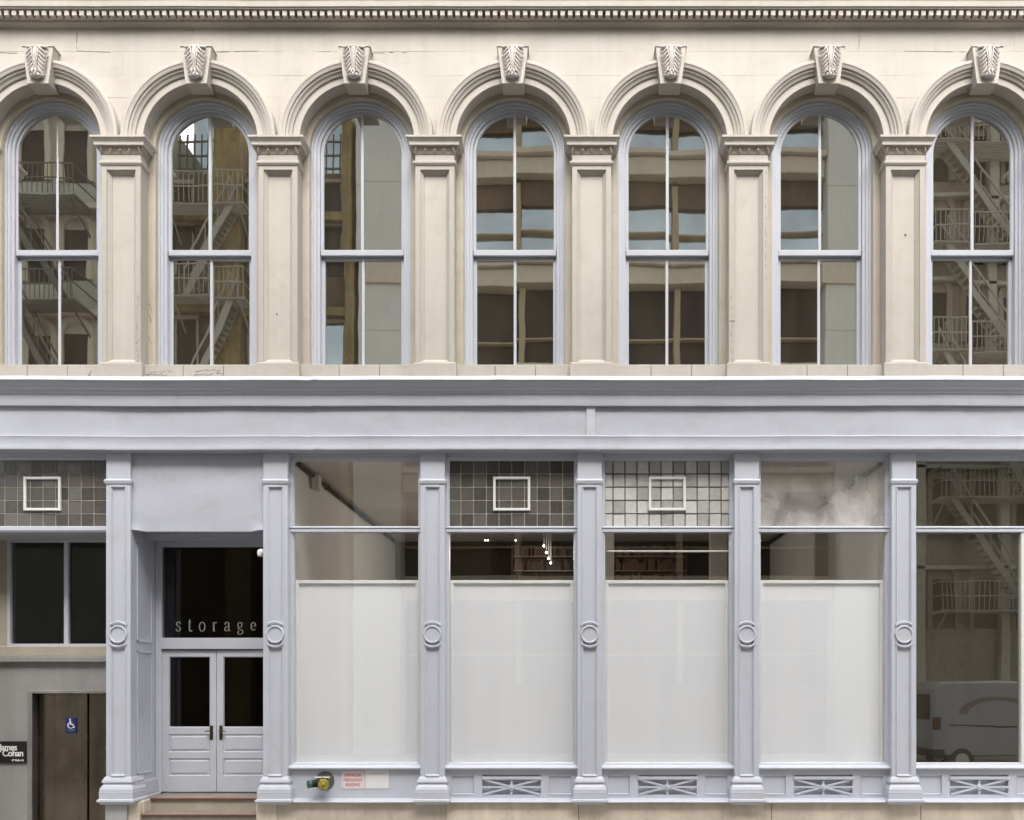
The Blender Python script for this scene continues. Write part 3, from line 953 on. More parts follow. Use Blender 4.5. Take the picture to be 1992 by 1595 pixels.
def shop_window(k, kind):
    x0, x1 = CX[k] + 0.2, CX[k + 1] - 0.2
    w = bpy.data.objects.new('shop_window', None); COL.objects.link(w); w.parent = bld; w.location = (OX, 0, 0)
    fr = MB()
    prof = [(0, .03), (0.0, 0.02), (0.02, 0.02), (0.026, 0.035), (0.046, 0.04), (0.052, 0.06), (0.06, 0.065), (0.062, 0.13)]
    fr.rect(x0, x1, ZTR0 + .04, ZT, prof, False)
    fr.rect(x0, x1, ZSILL - .02, ZTR1 - .03, prof, False)
    B(fr, 'frame', 'lav', w)
    tb = MB()
    tb.prof_x([(0.1, ZTR1 + .005), (0.03, ZTR1), (0.012, ZTR1 - .012), (0.010, ZTR1 - .03), (0.026, ZTR1 - .04), (0.024, ZTR1 - .052), (0.014, ZTR1 - .056), (0.014, ZTR0 + .008), (0.03, ZTR0), (0.1, ZTR0)], x0 - .003, x1 + .003)
    B(tb, 'transom_bar', 'lav', w)
    si = MB()
    si.prof_x([(0.16, ZSILL + .015), (0.02, ZSILL + .002), (-0.01, ZSILL - .003), (-0.048, ZSILL - .036), (-0.048, ZSILL - .050), (-0.02, ZSILL - .058), (-0.01, ZSILL - .075), (0.03, ZSILL - .08), (.16, ZSILL - .08)], x0 - .002, x1 + .002)
    B(si, 'sill', 'lav', w)
    gx0, gx1 = x0 + .055, x1 - .055
    if kind != 'brown':
        gl = MB(); gl.quad((gx0, .10, ZSILL), (gx1, .10, ZSILL), (gx1, .10, ZTR0 + .01), (gx0, .10, ZTR0 + .01))
        B(gl, 'pane', 'glass_shop', w)
    else:
        gl = MB(); gl.quad((gx0, .10, ZSILL), (gx1, .10, ZSILL), (gx1, .10, ZTR0 + .01), (gx0, .10, ZTR0 + .01))
        B(gl, 'pane', 'glass_brown', w)
    za, zb = ZTR1 - .005, ZT - .05
    if kind in ('clear', 'dust', 'brown'):
        gl = MB(); gl.quad((gx0, .10, za), (gx1, .10, za), (gx1, .10, zb + .01), (gx0, .10, zb + .01))
        B(gl, 'transom_pane', {'clear': 'glass_shop', 'dust': 'glass_dust', 'brown': 'glass_brown'}[kind], w)
    else:
        tiles(w, gx0, gx1, za, zb, kind, (x0 + x1) / 2)
    return w


def tiles(w, gx0, gx1, za, zb, kind, xc, vent=True, y=.10, ncol=None):
    pale = kind == 'paletile'
    nc = ncol or (11 if pale else 10)
    pitch = 0.200 if pale else 0.2115
    xs0 = xc - nc * pitch / 2; nr = 5; ph = (zb - za) / nr
    cuts = [gx0] + [xs0 + i * pitch for i in range(nc + 1) if gx0 + .02 < xs0 + i * pitch < gx1 - .02] + [gx1]
    gr = MB()
    for c in cuts[1:-1]: gr.box(c - .005, c + .005, y - .012, y + .01, za, zb)
    for j in range(1, nr): gr.box(gx0, gx1, y - .0125, y + .0105, za + j * ph - .005, za + j * ph + .005)
    B(gr, 'tile_grid', 'came_dark' if pale else 'came_pale', w)
    for a, b in zip(cuts, cuts[1:]):
        for j in range(nr):
            t = MB(); c, d = (b - a) / 2 - .0055, ph / 2 - .0055
            t.box(-c, c, -.012, .012, -d, d, .009)
            o = t.build('tile', 'tile_pale' if pale else 'tile_dark', w)
            o.location = ((a + b) / 2, y + random.uniform(-.002, .002), za + (j + .5) * ph)
            o.rotation_euler = (random.uniform(-.05, .05), 0, random.uniform(-.05, .05))
    if vent:
        v = MB(); hw_ = 0.308; zc0, zc1 = Z(993, .05), Z(927, .05)
        v.rect(xc - hw_, xc + hw_, zc0, zc1, [(0, y), (0, y - .045), (.006, y - .05), (.036, y - .05), (.042, y - .044), (.042, y)], False)
        B(v, 'vent_frame', 'white', w)


shop_window(1, 'clear')
shop_window(2, 'darktile')
shop_window(3, 'paletile')
shop_window(4, 'dust')
sw = shop_window(5, 'brown')
mu = MB(); mu.box(X(1985, .06), X(1999, .06), .03, .14, ZSILL, ZTR0, .008)
B(mu, 'mullion', 'offwhite', sw)
text('lettering', '52 Walker', 0.085, X(1799, .09), .088, Z(1474, .09), 'black', sw)
rl = MB(); rl.tube([(X(1181, .14), .14, Z(1072.5, .14)), (X(1423, .14), .14, Z(1072.5, .14))], .017, 10)
r_ = rl.build('curtain_rail', 'white')
r_['label'] = 'thin white rail across the gap above the screen, under the pale tiled transom'; r_['category'] = 'rail'

# stall risers under the windows
for k in range(1, 6):
    x0, x1 = CX[k] + 0.2, CX[k + 1] - 0.2
    xc = (x0 + x1) / 2; zt, zb = ZSILL - .075, .585
    p = MB()
    if k == 1:
        p.quad((x0, .03, zb), (x1, .03, zb), (x1, .03, zt), (x0, .03, zt))
        o = B(p, 'stall_riser', 'lav')
        continue
    z1, z0 = .992, .66
    cells = [(x0, xc - 1.0, 0), (xc - 1.0, xc - .61, 1), (xc - .61, xc - .485, 0), (xc - .485, xc + .485, 2), (xc + .485, xc + .61, 0), (xc + .61, xc + 1.0, 1), (xc + 1.0, x1, 0)]
    for a, b, c in cells:
        p.quad((a, .03, z1), (b, .03, z1), (b, .03, zt), (a, .03, zt)); p.quad((a, .03, zb), (b, .03, zb), (b, .03, z0), (a, .03, z0))
        if c == 0: p.quad((a, .03, z0), (b, .03, z0), (b, .03, z1), (a, .03, z1))
    o = B(p, 'stall_riser', 'lav')
    for a, b, c in cells:
        if c == 1:
            q = MB(); q.rect(a, b, z0, z1, [(0, .03), (.004, .022), (.010, .022), (.016, .05), (.02, .052)])
            B(q, 'panel', 'lav', o)
        if c == 2:
            q = MB(); q.rect(a, b, z0, z1, [(0, .03), (0.002, .09)])
            B(q, 'grille_recess', 'lav', o)
            q = MB(); zc = (z0 + z1 - .075) / 2; zt_ = z1 - .075
            q.box(a - .01, b + .01, .005, .05, zt_ - .005, zt_ + .045, .006)
            q.bar((a, .034, zc), (b, .034, zc), .032, .02)
            q.bar((xc, .036, z0), (xc, .036, zt_), .032, .02)
            q.bar((a + .01, .030, z0 + .005), (b - .01, .030, zt_ + .0), .034, .02)
            q.bar((a + .01, .028, zt_ + .0), (b - .01, .028, z0 + .005), .034, .02)
            q.disc((xc, zc), .045, .004, .03, 16, .05)
            q.ball((xc, .004, zc), .02, .012, .02, 8, 6)
            B(q, 'grille', 'lav', o)
# bottom ledge and stone base
lg = MB()
lg.prof_x([(.1, .612), (.03, .606), (-.065, .602), (-.08, .597), (-.116, .560), (-.116, .550), (-.10, .552), (-.05, .545), (-.04, .53), (.1, .53)], CX[1] + .1, XR, 120, lambda x, y, z: (0, .004 * mnoise.noise(Vector((x, 3, 3)))))
B(lg, 'bottom_ledge', 'lav', smooth=True)
bs = sub('stone_base')
xs = [CX[1] - .20, X(868), X(1125), X(1500), X(1790), XR]
for a, b in zip(xs, xs[1:]):
    m_ = MB(); m_.box(a + .003, b - .003, -.03 + random.uniform(-.004, .004), .3, 0, .535, .01)
    B(m_, 'stone_block', 'base', bs)

# ------------------------------------------------------------------ gallery interior
ri = MB(); xl, xr, yb, zc, zf = CX[1] + .215, CX[5] - .205, 9.0, 6.262, .6
ri.quad((xl, .145, zf), (xl, yb, zf), (xl, yb, zc), (xl, .145, zc))
ri.quad((xr, .145, zf), (xr, yb, zf), (xr, yb, zc), (xr, .145, zc))
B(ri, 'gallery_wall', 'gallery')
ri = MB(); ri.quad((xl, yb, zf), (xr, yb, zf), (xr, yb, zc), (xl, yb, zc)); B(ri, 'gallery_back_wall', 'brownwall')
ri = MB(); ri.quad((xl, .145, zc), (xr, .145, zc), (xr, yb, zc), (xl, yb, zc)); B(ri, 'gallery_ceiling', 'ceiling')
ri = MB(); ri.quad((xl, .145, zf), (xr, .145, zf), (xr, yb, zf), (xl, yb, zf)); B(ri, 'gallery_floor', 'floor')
for x, s in ((xl, 1), (xr, -1)):
    q = MB(); q.tube([(x + s * .05, .3, zc - .06), (x + s * .05, yb - .1, zc - .06)], .035, 8)
    q.tube([(x + s * .05, 2.1, zc - .10), (x + s * .05, 2.1, zc - .02)], .05, 8)
    B(q, 'ceiling_pipe', 'pipe')
    q = MB(); q.box(x + s * .02, x + s * .16, 1.15, 1.32, zc - .30, zc - .03, .01)
    B(q, 'junction_box', 'offwhite')
for px in (0.75, 3.15):
    q = MB(); q.box(px - .17, px + .17, 4.2, 4.55, zf, zc, .01)
    B(q, 'interior_column', 'gallery')
# room behind the last window and lobbies
ri = MB(); xa_, xb_ = CX[5] - .195, XR
for quad in (((xa_, .145, zf), (xa_, 6, zf), (xa_, 6, zc), (xa_, .145, zc)), ((xb_, .145, zf), (xb_, 6, zf), (xb_, 6, zc), (xb_, .145, zc)),
             ((xa_, 6, zf), (xb_, 6, zf), (xb_, 6, zc), (xa_, 6, zc)), ((xa_, .145, zf), (xb_, .145, zf), (xb_, 6, zf), (xa_, 6, zf)),
             ((xa_, .145, zc), (xb_, .145, zc), (xb_, 6, zc), (xa_, 6, zc))): ri.quad(*quad)
B(ri, 'side_room', 'room')
# bookshelves in the gallery, seen through the gap over the screens
books = ['dark shelf of books seen over the screen left of centre, below the dark tiled transom', 'dark shelf of books seen over the screen under the pale tiled transom']
M['book'] = mat_tile('book_spines', (0.02, 0.009, 0.005), (0.13, 0.06, 0.03), .6)
for n_, (px0, px1) in enumerate(((-1.45, .35), (1.05, 2.85))):
    t = thing('bookshelf', ((px0 + px1) / 2, 7.2, zf), books[n_], 'bookshelf')
    h = 5.3; w2 = (px1 - px0) / 2
    q = MB(); q.box(-w2, w2, .3, .34, 0, h); q.box(-w2, -w2 + .04, 0, .3, 0, h); q.box(w2 - .04, w2, 0, .3, 0, h); q.build('carcass', 'brownwall', t)
    for j in range(15):
        q = MB(); q.box(-w2 + .04, w2 - .04, 0, .3, .1 + j * .35, .13 + j * .35); q.build('shelf', 'floor', t)
        if j > 8:
            q = MB(); x = -w2 + .06
            while x < w2 - .1:
                ww = random.uniform(.03, .09)
                if random.random() < .8: q.box(x, x + ww - .004, .04, .28, .13 + j * .35, .13 + j * .35 + random.uniform(.18, .30))
                x += ww
            q.build('books', 'book', t)
# ceiling spotlights
spots = [(1058, 1062, 'topmost of four lit spotlights in a slanting row inside the second shop window', 1), (1063, 1075, 'second from the top of four lit spotlights in a slanting row behind the glass', 1),
         (1067.5, 1086, 'third from the top of four lit spotlights in a slanting row behind the glass', 1), (1071.5, 1095, 'lowest of four lit spotlights in a slanting row behind the glass', 1),
         (944, 1051, 'left one of a close pair of lit spotlights behind the second shop window', 0), (949, 1051, 'right one of a close pair of lit spotlights behind the second shop window', 0),
         (1003, 1051, 'lone lit spotlight between the close pair and the slanting row', 0)]
for px, py, lab, lamp in spots:
    dd = 4.6
    t = thing('spotlight', (X(px, dd), dd, Z(py, dd)), lab, 'spotlight', 'lit spotlights inside the gallery')
    q = MB(); q.ball((0, 0, 0), .017, .017, .017); q.build('bulb', 'bulb', t)
    q = MB(); q.disc((0, 0), .026, .012, .12, 12, .02); q.tube([(0, .07, .02), (0, .07, zc - Z(py, dd))], .006, 5); q.build('housing', 'pipe', t)
    if lamp:
        ld = bpy.data.lights.new('lamp_light', 'POINT'); ld.energy = 13; ld.color = (1, .93, .84); ld.shadow_soft_size = .04
        lo = bpy.data.objects.new('lamp_light', ld); COL.objects.link(lo); lo.parent = t; lo.location = (0, -.06, 0)

# ------------------------------------------------------------------ white screens behind the glass
sl = ['white screen in the shop window right of the entrance doors, above the sprinkler notice', 'white screen in the second shop window, below the dark tiled transom',
      'white screen below the pale tiled transom and thin rail', 'white screen below the dusty clear transom, next to the brown window']
zs1, zs0 = Z(1129, .16), Z(1489, .16)
for n_, k in enumerate(range(1, 5)):
    x0, x1 = CX[k] + 0.262, CX[k + 1] - 0.262
    t = thing('window_screen', ((x0 + x1) / 2, .16, zs0), sl[n_], 'screen', 'white screens in the shop windows')
    h = zs1 - zs0; w2 = (x1 - x0) / 2
    q = MB(); q.rect(-w2, w2, 0, h, [(0, .03), (0, -.03), (.005, -.035), (.050, -.035), (.055, -.03), (.056, 0.012)], False); q.build('frame', 'screenframe', t)
    q = MB(); q.box(-w2 + .03, w2 - .03, 0.002, .018, .03, h - .03); q.build('cloth', 'cloth', t)

# ------------------------------------------------------------------ entrance bay (between columns 0 and 1)
ex0, ex1, dr = CX[0] + .2, CX[1] - .2, .85
ent_ = sub('entrance')
q = MB()
# sheet metal lintel panel, slightly pillowed, lower corners flaring
n1, n2 = 30, 16; zt, zb = 6.33, Z(1034, -.03); vs = []
for i in range(n1 + 1):
    for j in range(n2 + 1):
        u, v = i / n1, j / n2; x = ex0 + (ex1 - ex0) * u; z = zt + (zb - zt) * v
        y = -.03 + .012 * mnoise.noise(Vector((x * 1.5, 0, z * 1.5))) - .010 * sin(pi * u)
        if v > .9 and (u < .07 or u > .93): y -= .03 * ((v - .9) / .1)
        if v > .82 and .1 < u < .9: z += .0
        vs.append((x, y, z + (.03 * (max(0, .10 - u) + max(0, u - .90)) / .10) * v))
q.add(vs, [(i * (n2 + 1) + j, (i + 1) * (n2 + 1) + j, (i + 1) * (n2 + 1) + j + 1, i * (n2 + 1) + j + 1) for i in range(n1) for j in range(n2)])
B(q, 'lintel_panel', 'lavdent', ent_, True)
q = MB(); q.box(ex0, ex1, -.02, dr, zb + .035, zb + .06); q.box(ex0, ex1, .35, dr + .1, zb - .02, zb + .03)
q.box(ex0, ex1, .0, .05, zb + .03, 6.3)
B(q, 'soffit', 'lav', ent_)
# panelled side walls
for x, s in ((ex0, 1), (ex1, -1)):
    q = MB()
    q.box(x - s * .03, x + s * .004, -.08, dr, .62, zb + .05)
    # mouldings stand on the side wall: build in the y/z plane
    for z0, z1 in ((.98, 3.05), (3.2, 4.85)):
        for (ya, yb2, za, zb2) in ((.12, .145, z0, z1), (.63, .655, z0, z1), (.12, .655, z0, z0 + .03), (.12, .655, z1 - .03, z1)):
            q.box(x + s * .004, x + s * .022, ya, yb2, za, zb2, .004)
    q.box(x + s * .004, x + s * .05, -.02, dr - .02, .62, .86, .01)
    q.box(x + s * .004, x + s * .09, -.02, dr - .02, .555, .615, .01)
    B(q, 'side_panelling', 'lav', ent_)
# door frame and transom light
XD = lambda px: X(px, dr)
ZD = lambda py: Z(py, dr)
fl, fr_ = XD(303), XD(544)
tz1, tz0 = ZD(1064), ZD(1241)
q = MB()
q.box(fl - .1, fl + .115, dr - .04, dr + .1, .60, 5.2, .008); q.box(fr_ - .115, fr_ + .1, dr - .04, dr + .1, .60, 5.2, .008)
q.box(fl + .1, fr_ - .1, dr - .05, dr + .1, ZD(1263), tz0, .008); q.box(fl + .1, fr_ - .1, dr - .03, dr + .1, tz1, 5.2, .008)
q.box(fl + .02, fl + .045, dr - .055, dr, .60, 5.1, .006)
B(q, 'door_frame', 'lav', ent_)
q = MB(); q.quad((fl + .1, dr + .02, tz0 - .01), (fr_ - .1, dr + .02, tz0 - .01), (fr_ - .1, dr + .02, tz1 + .01), (fl + .1, dr + .02, tz1 + .01))
B(q, 'transom_pane', 'glass_door', ent_)


def door(xa, xb, hinge_left):
    d = sub('door')
    w = xb - xa; y0 = dr + .0; sg = 1
    xm = XD(421)
    ga, gb = (XD(328), XD(408)) if hinge_left else (XD(434), XD(514))
    z0, z1 = .615, ZD(1265)
    gz0, gz1 = ZD(1415), ZD(1277)
    q = MB()
    q.box(xa, ga, y0, y0 + .05, z0, z1, .004); q.box(gb, xb, y0, y0 + .05, z0, z1, .004)
    q.box(ga, gb, y0, y0 + .05, gz1, z1, 0); q.box(ga, gb, y0, y0 + .05, ZD(1428), gz0, 0)
    q.box(ga, gb, y0, y0 + .05, ZD(1475), ZD(1463), 0); q.box(ga, gb, y0, y0 + .05, z0, ZD(1509), 0)
    B(q, 'door_leaf', 'lav', d)
    for a, b in ((1463, 1428), (1509, 1475)):
        p = MB(); p.rect(ga, gb, ZD(a), ZD(b), [(0, y0), (.010, y0 + .018), (.02, y0 + .02), (.055, y0 + .004), (.06, y0 + .004)])
        B(p, 'panel', 'lav', d)
    p = MB(); p.rect(ga, gb, gz0, gz1, [(0, y0 - .0), (.012, y0 + .02), (.014, y0 + .04)], False); B(p, 'glazing_bead', 'lav', d)
    p = MB(); p.quad((ga, y0 + .03, gz0), (gb, y0 + .03, gz0), (gb, y0 + .03, gz1), (ga, y0 + .03, gz1)); B(p, 'pane', 'glass_door', d)
    hx = XD(411.5) if hinge_left else XD(430)
    p = MB(); zc_ = ZD(1425); p.box(hx - .028, hx + .028, y0 - .014, y0 + .001, zc_ - .125, zc_ + .125, .012)
    p.disc((hx, zc_ + .03), .018, y0 - .06, y0, 12)
    s = -1 if hinge_left else 1
    p.tube([(hx, y0 - .055, zc_ + .03), (hx + s * .05, y0 - .06, zc_ + .032), (hx + s * .1, y0 - .055, zc_ + .02)], [.011, .010, .008], 8)
    p.disc((hx, zc_ - .07), .017, y0 - .03, y0, 12)
    B(p, 'handle', 'brass', d, True)
    if hinge_left:
        for zz in (ZD(1295), ZD(1402), ZD(1508)):
            p = MB(); p.tube([(xa - .012, y0 - .012, zz - .08), (xa - .012, y0 - .012, zz + .08)], .013, 8); B(p, 'hinge', 'steelframe', d)


door(XD(315.5), XD(420.6), True)
door(XD(421.4), XD(527), False)
# dark hall behind
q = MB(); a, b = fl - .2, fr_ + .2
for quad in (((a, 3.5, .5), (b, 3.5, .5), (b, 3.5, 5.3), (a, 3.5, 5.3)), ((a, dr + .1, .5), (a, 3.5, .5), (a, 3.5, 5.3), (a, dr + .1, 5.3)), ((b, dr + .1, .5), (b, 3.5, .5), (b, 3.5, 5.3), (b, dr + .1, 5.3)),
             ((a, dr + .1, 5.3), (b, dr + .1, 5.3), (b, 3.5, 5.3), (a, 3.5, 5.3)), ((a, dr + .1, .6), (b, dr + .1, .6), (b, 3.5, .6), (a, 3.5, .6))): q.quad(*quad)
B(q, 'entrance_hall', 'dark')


# "storage" on the transom light: serif letters drawn as strokes
def glyphs():
    G = {}
    def arc(cx, cz, rx, rz, a0, a1, n=14): return [(cx + rx * cos(radians(a0 + (a1 - a0) * i / n)), cz + rz * sin(radians(a0 + (a1 - a0) * i / n))) for i in range(n + 1)]
    G['s'] = (.40, [([(.35, .72), (.34, .86)] + arc(.21, .76, .13, .22, 60, 200, 10) + [(.12, .60), (.22, .51), (.32, .42)] + arc(.20, .26, .15, .25, 40, -120, 10) + [(.06, .08), (.05, .28)], 1)])
    G['t'] = (.32, [([(.14, 1.22), (.13, .25)] + arc(.23, .20, .10, .19, 180, 300, 8) + [(.32, .10)], 1.2), ([(.0, .93), (.30, .93)], .8)])
    G['o'] = (.50, [(arc(.25, .47, .21, .47, 0, 360, 30), 1)])
    G['r'] = (.38, [([(.10, .93), (.10, .03)], 1.3), ([(.10, .60), (.16, .82), (.26, .94), (.36, .86)], 1), ([(.0, .02), (.22, .02)], .7), ([(.0, .88), (.10, .93)], .7)])
    G['a'] = (.46, [([(.06, .68)] + arc(.20, .74, .14, .20, 160, 20, 8) + [(.34, .6), (.34, .15), (.38, .04), (.46, .10)], 1.1), ([(.34, .56), (.14, .44)] + arc(.15, .24, .11, .20, 110, 290, 8) + [(.26, .08), (.34, .20)], 1)])
    G['g'] = (.48, [(arc(.20, .66, .15, .27, 0, 360, 24), 1), ([(.32, .86), (.47, .86)], .8), ([(.12, .42), (.07, .30), (.16, .20), (.34, .16), (.43, .02), (.40, -.20), (.22, -.32), (.05, -.25), (.04, -.10), (.14, .04)], 1)])
    G['e'] = (.44, [([(.06, .55), (.38, .55)] + arc(.22, .52, .17, .41, 5, 320, 24), 1)])
    return G


G = glyphs(); xl_, xr_ = XD(341), XD(498); hx = .170
word = MB(); tot = sum(G[c][0] for c in 'storage') * hx * 1.35; gap = (xr_ - xl_ - tot) / 6; x = xl_; zb_ = ZD(1228)
for c in 'storage':
    word = MB()
    for pts, wt in G[c][1]: ribbon(word, [(x + p[0] * hx * 1.35, zb_ + p[1] * hx) for p in pts], .0165 * wt, dr + .012)
    x += G[c][0] * hx * 1.35 + gap
    B(word, 'letter', 'letterg', ent_)

# steps
st = sub('steps')
for (z1, yf_, name) in ((.588, .30, 0), (.355, -.0, 1), (.17, -.33, 2)):
    xa_, xb_ = (ex0 + .13, ex1 - .12)
    if z1 < .2: xa_, xb_ = ex0 + .0, ex1
    q = MB(); q.box(xa_, xb_, yf_ + .03, 1.0, 0, z1 - .045, .006); B(q, 'riser', 'step', st)
    q = MB(); q.box(xa_ - .0, xb_ + .0, yf_, 1.0, z1 - .045, z1, .01); B(q, 'tread', 'tread', st)
    q = MB(); q.box(xa_ + .001, xb_ - .001, yf_ - .004, yf_ + .05, z1 - .052, z1 - .018, .006); B(q, 'nosing', 'nosing', st)
q = MB(); q.box(ex0 - .06, ex0 + .13, -.05, .28, 0, .545, .01); q.box(ex0 - .0, ex0 + .15, .05, .9, 0, .556, .01); B(q, 'stone_cheek', 'base')
q = MB(); q.box(ex1 - .13, ex1 + .2, -.05, .28, 0, .545, .01); q.box(ex1 - .14, ex1, .05, .9, 0, .556, .01); B(q, 'stone_cheek', 'base')

# ------------------------------------------------------------------ left bay: recessed lift lobby
lx0, lx1 = XL, CX[0] - .2
lb = sub('lift_lobby')
# tiled transom
tw = bpy.data.objects.new('shop_window', None); COL.objects.link(tw); tw.parent = bld; tw.location = (OX, 0, 0)
q = MB(); q.rect(-10.4, lx1 + .01, ZTR0 + .03, ZT, [(0, .03), (0, .02), (.02, .02), (.03, .04), (.045, .06), (.05, .13)], False); B(q, 'frame', 'lav', tw)
q = MB(); q.prof_x([(dr + .1, ZTR1 + .0), (0.03, ZTR1), (0.012, ZTR1 - .012), (0.010, ZTR1 - .07), (0.03, ZTR0), (dr + .1, ZTR0)], -10.4, lx1 + .003); B(q, 'transom_bar', 'lav', tw)
tiles(tw, -10.35, lx1 - .02, ZTR1 - .005, ZT - .05, 'darktile', X(84.5, .1), ncol=12)
q = MB(); q.box(-10.4, lx1, dr + .1, dr + .3, .0, ZD(1288), 0)
# grey wall with the lift opening cut out
q = MB(); la, lb_, lt = XD(62), XD(214), ZD(1349)
q.box(-10.4, la, dr, dr + .25, 0, ZD(1288)); q.box(la, lb_, dr, dr + .25, lt, ZD(1288)); q.box(lb_, lx1 + .35, dr, dr + .25, 0, ZD(1288))
B(q, 'grey_wall', 'greywall', lb)
q = MB(); q.prof_x([(dr + .2, ZD(1276)), (dr - .08, ZD(1277)), (dr - .09, ZD(1279)), (dr - .09, ZD(1287)), (dr - .02, ZD(1289)), (dr + .2, ZD(1289))], -10.4, lx1 + .3); B(q, 'ledge', 'greywall', lb)
q = MB(); q.box(-10.4, lx1 + .3, dr + .0, dr + .25, ZD(1277), ZD(1257), .01); q.box(-10.4, XD(13), dr + .01, dr + .25, ZD(1257), ZTR0); B(q, 'stone_surround', 'reveal', lb)
q = MB(); q.rect(XD(13), XD(214), ZD(1258), ZD(1048), [(0, dr + .1), (0, dr + .01), (.05, dr + .012), (.055, dr + .05), (.056, dr + .12)], False)
q.box(XD(123), XD(132), dr + .015, dr + .1, ZD(1253), ZD(1052), .006); B(q, 'window_frame', 'lav', lb)
for a, b in ((16, 125), (131, 212)):
    q = MB(); q.quad((XD(a), dr + .07, ZD(1255)), (XD(b), dr + .07, ZD(1255)), (XD(b), dr + .07, ZD(1050)), (XD(a), dr + .07, ZD(1050))); B(q, 'pane', 'glass_door', lb)
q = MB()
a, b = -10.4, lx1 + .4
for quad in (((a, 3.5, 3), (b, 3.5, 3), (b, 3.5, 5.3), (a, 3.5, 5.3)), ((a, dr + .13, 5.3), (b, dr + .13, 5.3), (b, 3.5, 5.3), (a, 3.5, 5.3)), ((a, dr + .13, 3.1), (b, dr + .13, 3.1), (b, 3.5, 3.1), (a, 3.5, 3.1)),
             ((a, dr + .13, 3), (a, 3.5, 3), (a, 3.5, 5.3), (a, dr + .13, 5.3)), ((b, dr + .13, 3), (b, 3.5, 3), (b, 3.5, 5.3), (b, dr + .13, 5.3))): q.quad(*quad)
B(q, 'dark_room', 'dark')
q = MB(); q.box(-10.4, XL + .1, -.1, 1, 0, 6.3); q.box(lx1 - .0, lx1 + .03, .0, dr + .2, 0, ZTR0); B(q, 'side_wall', 'reveal', lb)
# lift door
q = MB(); q.box(XD(60), lx1 + .4, dr + .2, dr + .24, 0, lt + .02); B(q, 'lift_gap_backing', 'dark')  # dark backing added so the gaps between lift panels stay dark
lf = sub('lift_door')
q = MB(); q.box(la - .06, la + .015, dr - .02, dr + .2, 0, lt + .05, .006); q.box(la + .015, lb_, dr - .02, dr + .2, lt, lt + .055, .006); B(q, 'door_trim', 'steelframe', lf)
for a, b, yy in ((66, 97.5, .16), (99, 162.5, .12), (164.5, 216, .15)):
    q = MB(); q.box(XD(a), XD(b), dr + yy, dr + yy + .03, 0, lt, .006); B(q, 'door_panel', 'steel', lf)

# ------------------------------------------------------------------ things fixed to the building
t = thing('plaque', (XD(20), dr, ZD(1463)), 'black gallery plaque with white lettering on the grey wall left of the steel lift door', 'sign')
q = MB(); q.box(-.40, XD(52.5) - XD(20), -.03, -.001, -.19, .19, .006); q.build('board', 'black', t)
xx = XD(1.5) - XD(20)
text('lettering', 'James', .155, xx, -.032, .035, 'letter', t, .92, .003, spacing=.92)
text('lettering', 'Cohan', .155, xx + .045, -.032, -.068, 'letter', t, .95, .003, spacing=.92)
text('lettering', '48 Walker St', .045, XD(48) - XD(20), -.032, -.155, 'letter', t, .85, .002, 'RIGHT')

t = thing('access_sign', (XD(131.5), dr + .118, ZD(1411.5)), 'small blue wheelchair access sign on the steel lift door', 'sign')
q = MB(); q.box(-.098, .098, -.012, 0, -.138, .138, .012); q.build('board', 'blue', t)
q = MB(); y = -.015
ribbon(q, [(.0 + .052 * cos(radians(a)), .022 + .052 * sin(radians(a)) - .02) for a in range(110, 372, 12)], .016, y)
ribbon(q, [(-.012, .085), (-.008, .02), (.035, .015), (.058, -.035), (.072, -.03)], .022, y)
ribbon(q, [(-.01, .055), (.03, .052)], .014, y)
q.disc((-.014, .103), .015, y - .001, y, 12); q.build('wheelchair_symbol', 'letter', t)
text('lettering', 'ACCESSIBLE', .030, 0, -.0135, -.092, 'letterg', t, .9, 0, 'CENTER')

t = thing('sprinkler_sign', (X(686.5, .02), .029, Z(1517, .02)), 'faded pink notice with red capitals under the first white screen', 'sign')
w2, h2 = 22.3 * S, 17.5 * S
q = MB(); q.box(-w2, w2, -.006, 0, -h2, h2, .002); q.build('board', 'signpink', t)
for s_, zz, wd in (('SPRINKLERS', .055, .80), ('THROUGHOUT', -.022, .70), ('BUILDING', -.100, .80)):
    text('lettering', s_, .066, 0, -.008, zz, 'red', t, wd, .001, 'CENTER')
t = thing('standpipe_sign', (X(732.5, .02), .029, Z(1516.5, .02)), 'nearly blank white notice with faint print, right of the pink one', 'sign')
q = MB(); q.box(-w2, w2 + .01, -.006, 0, -h2, h2 + .01, .002); q.build('board', 'signwhite', t)
text('lettering', 'STANDPIPE', .050, 0, -.008, .075, 'faintred', t, .8, 0, 'CENTER')

t = thing('fire_hose_connection', (X(630, .02), .03, Z(1520, .02)), 'twin fire hose inlet with green and yellow caps on the grey panel', 'hydrant')
q = MB(); q.disc((.015, .01), .155, -.012, 0, 28, .158); q.build('wall_flange', 'irondark', t)
q = MB(); q.tube([(0, 0, 0), (0, -.16, -.01)], [.075, .085], 14); q.tube([(0, -.13, -.01), (-.10, -.19, -.015), (-.16, -.23, -.02)], [.07, .062, .06], 14)
q.tube([(0, -.13, -.01), (.05, -.22, -.02), (.06, -.25, -.02)], [.07, .07, .075], 14); q.build('inlet_body', 'pipe', t, True)
q = MB(); q.tube([(-.155, -.225, -.02), (-.19, -.255, -.02)], [.066, .062], 14); q.ball((-.195, -.258, -.02), .02, .02, .02, 8, 6)
for k in range(3): q.ball((-.18 + .0, -.25 + .05 * cos(k * 2.1), -.02 + .066 * sin(k * 2.1)), .014, .014, .014, 6, 5)
q.build('green_cap', 'green', t, True)
q = MB(); q.tube([(.058, -.245, -.02), (.064, -.285, -.02)], [.088, .082], 16); q.ball((.066, -.292, -.02), .03, .02, .03, 8, 6)
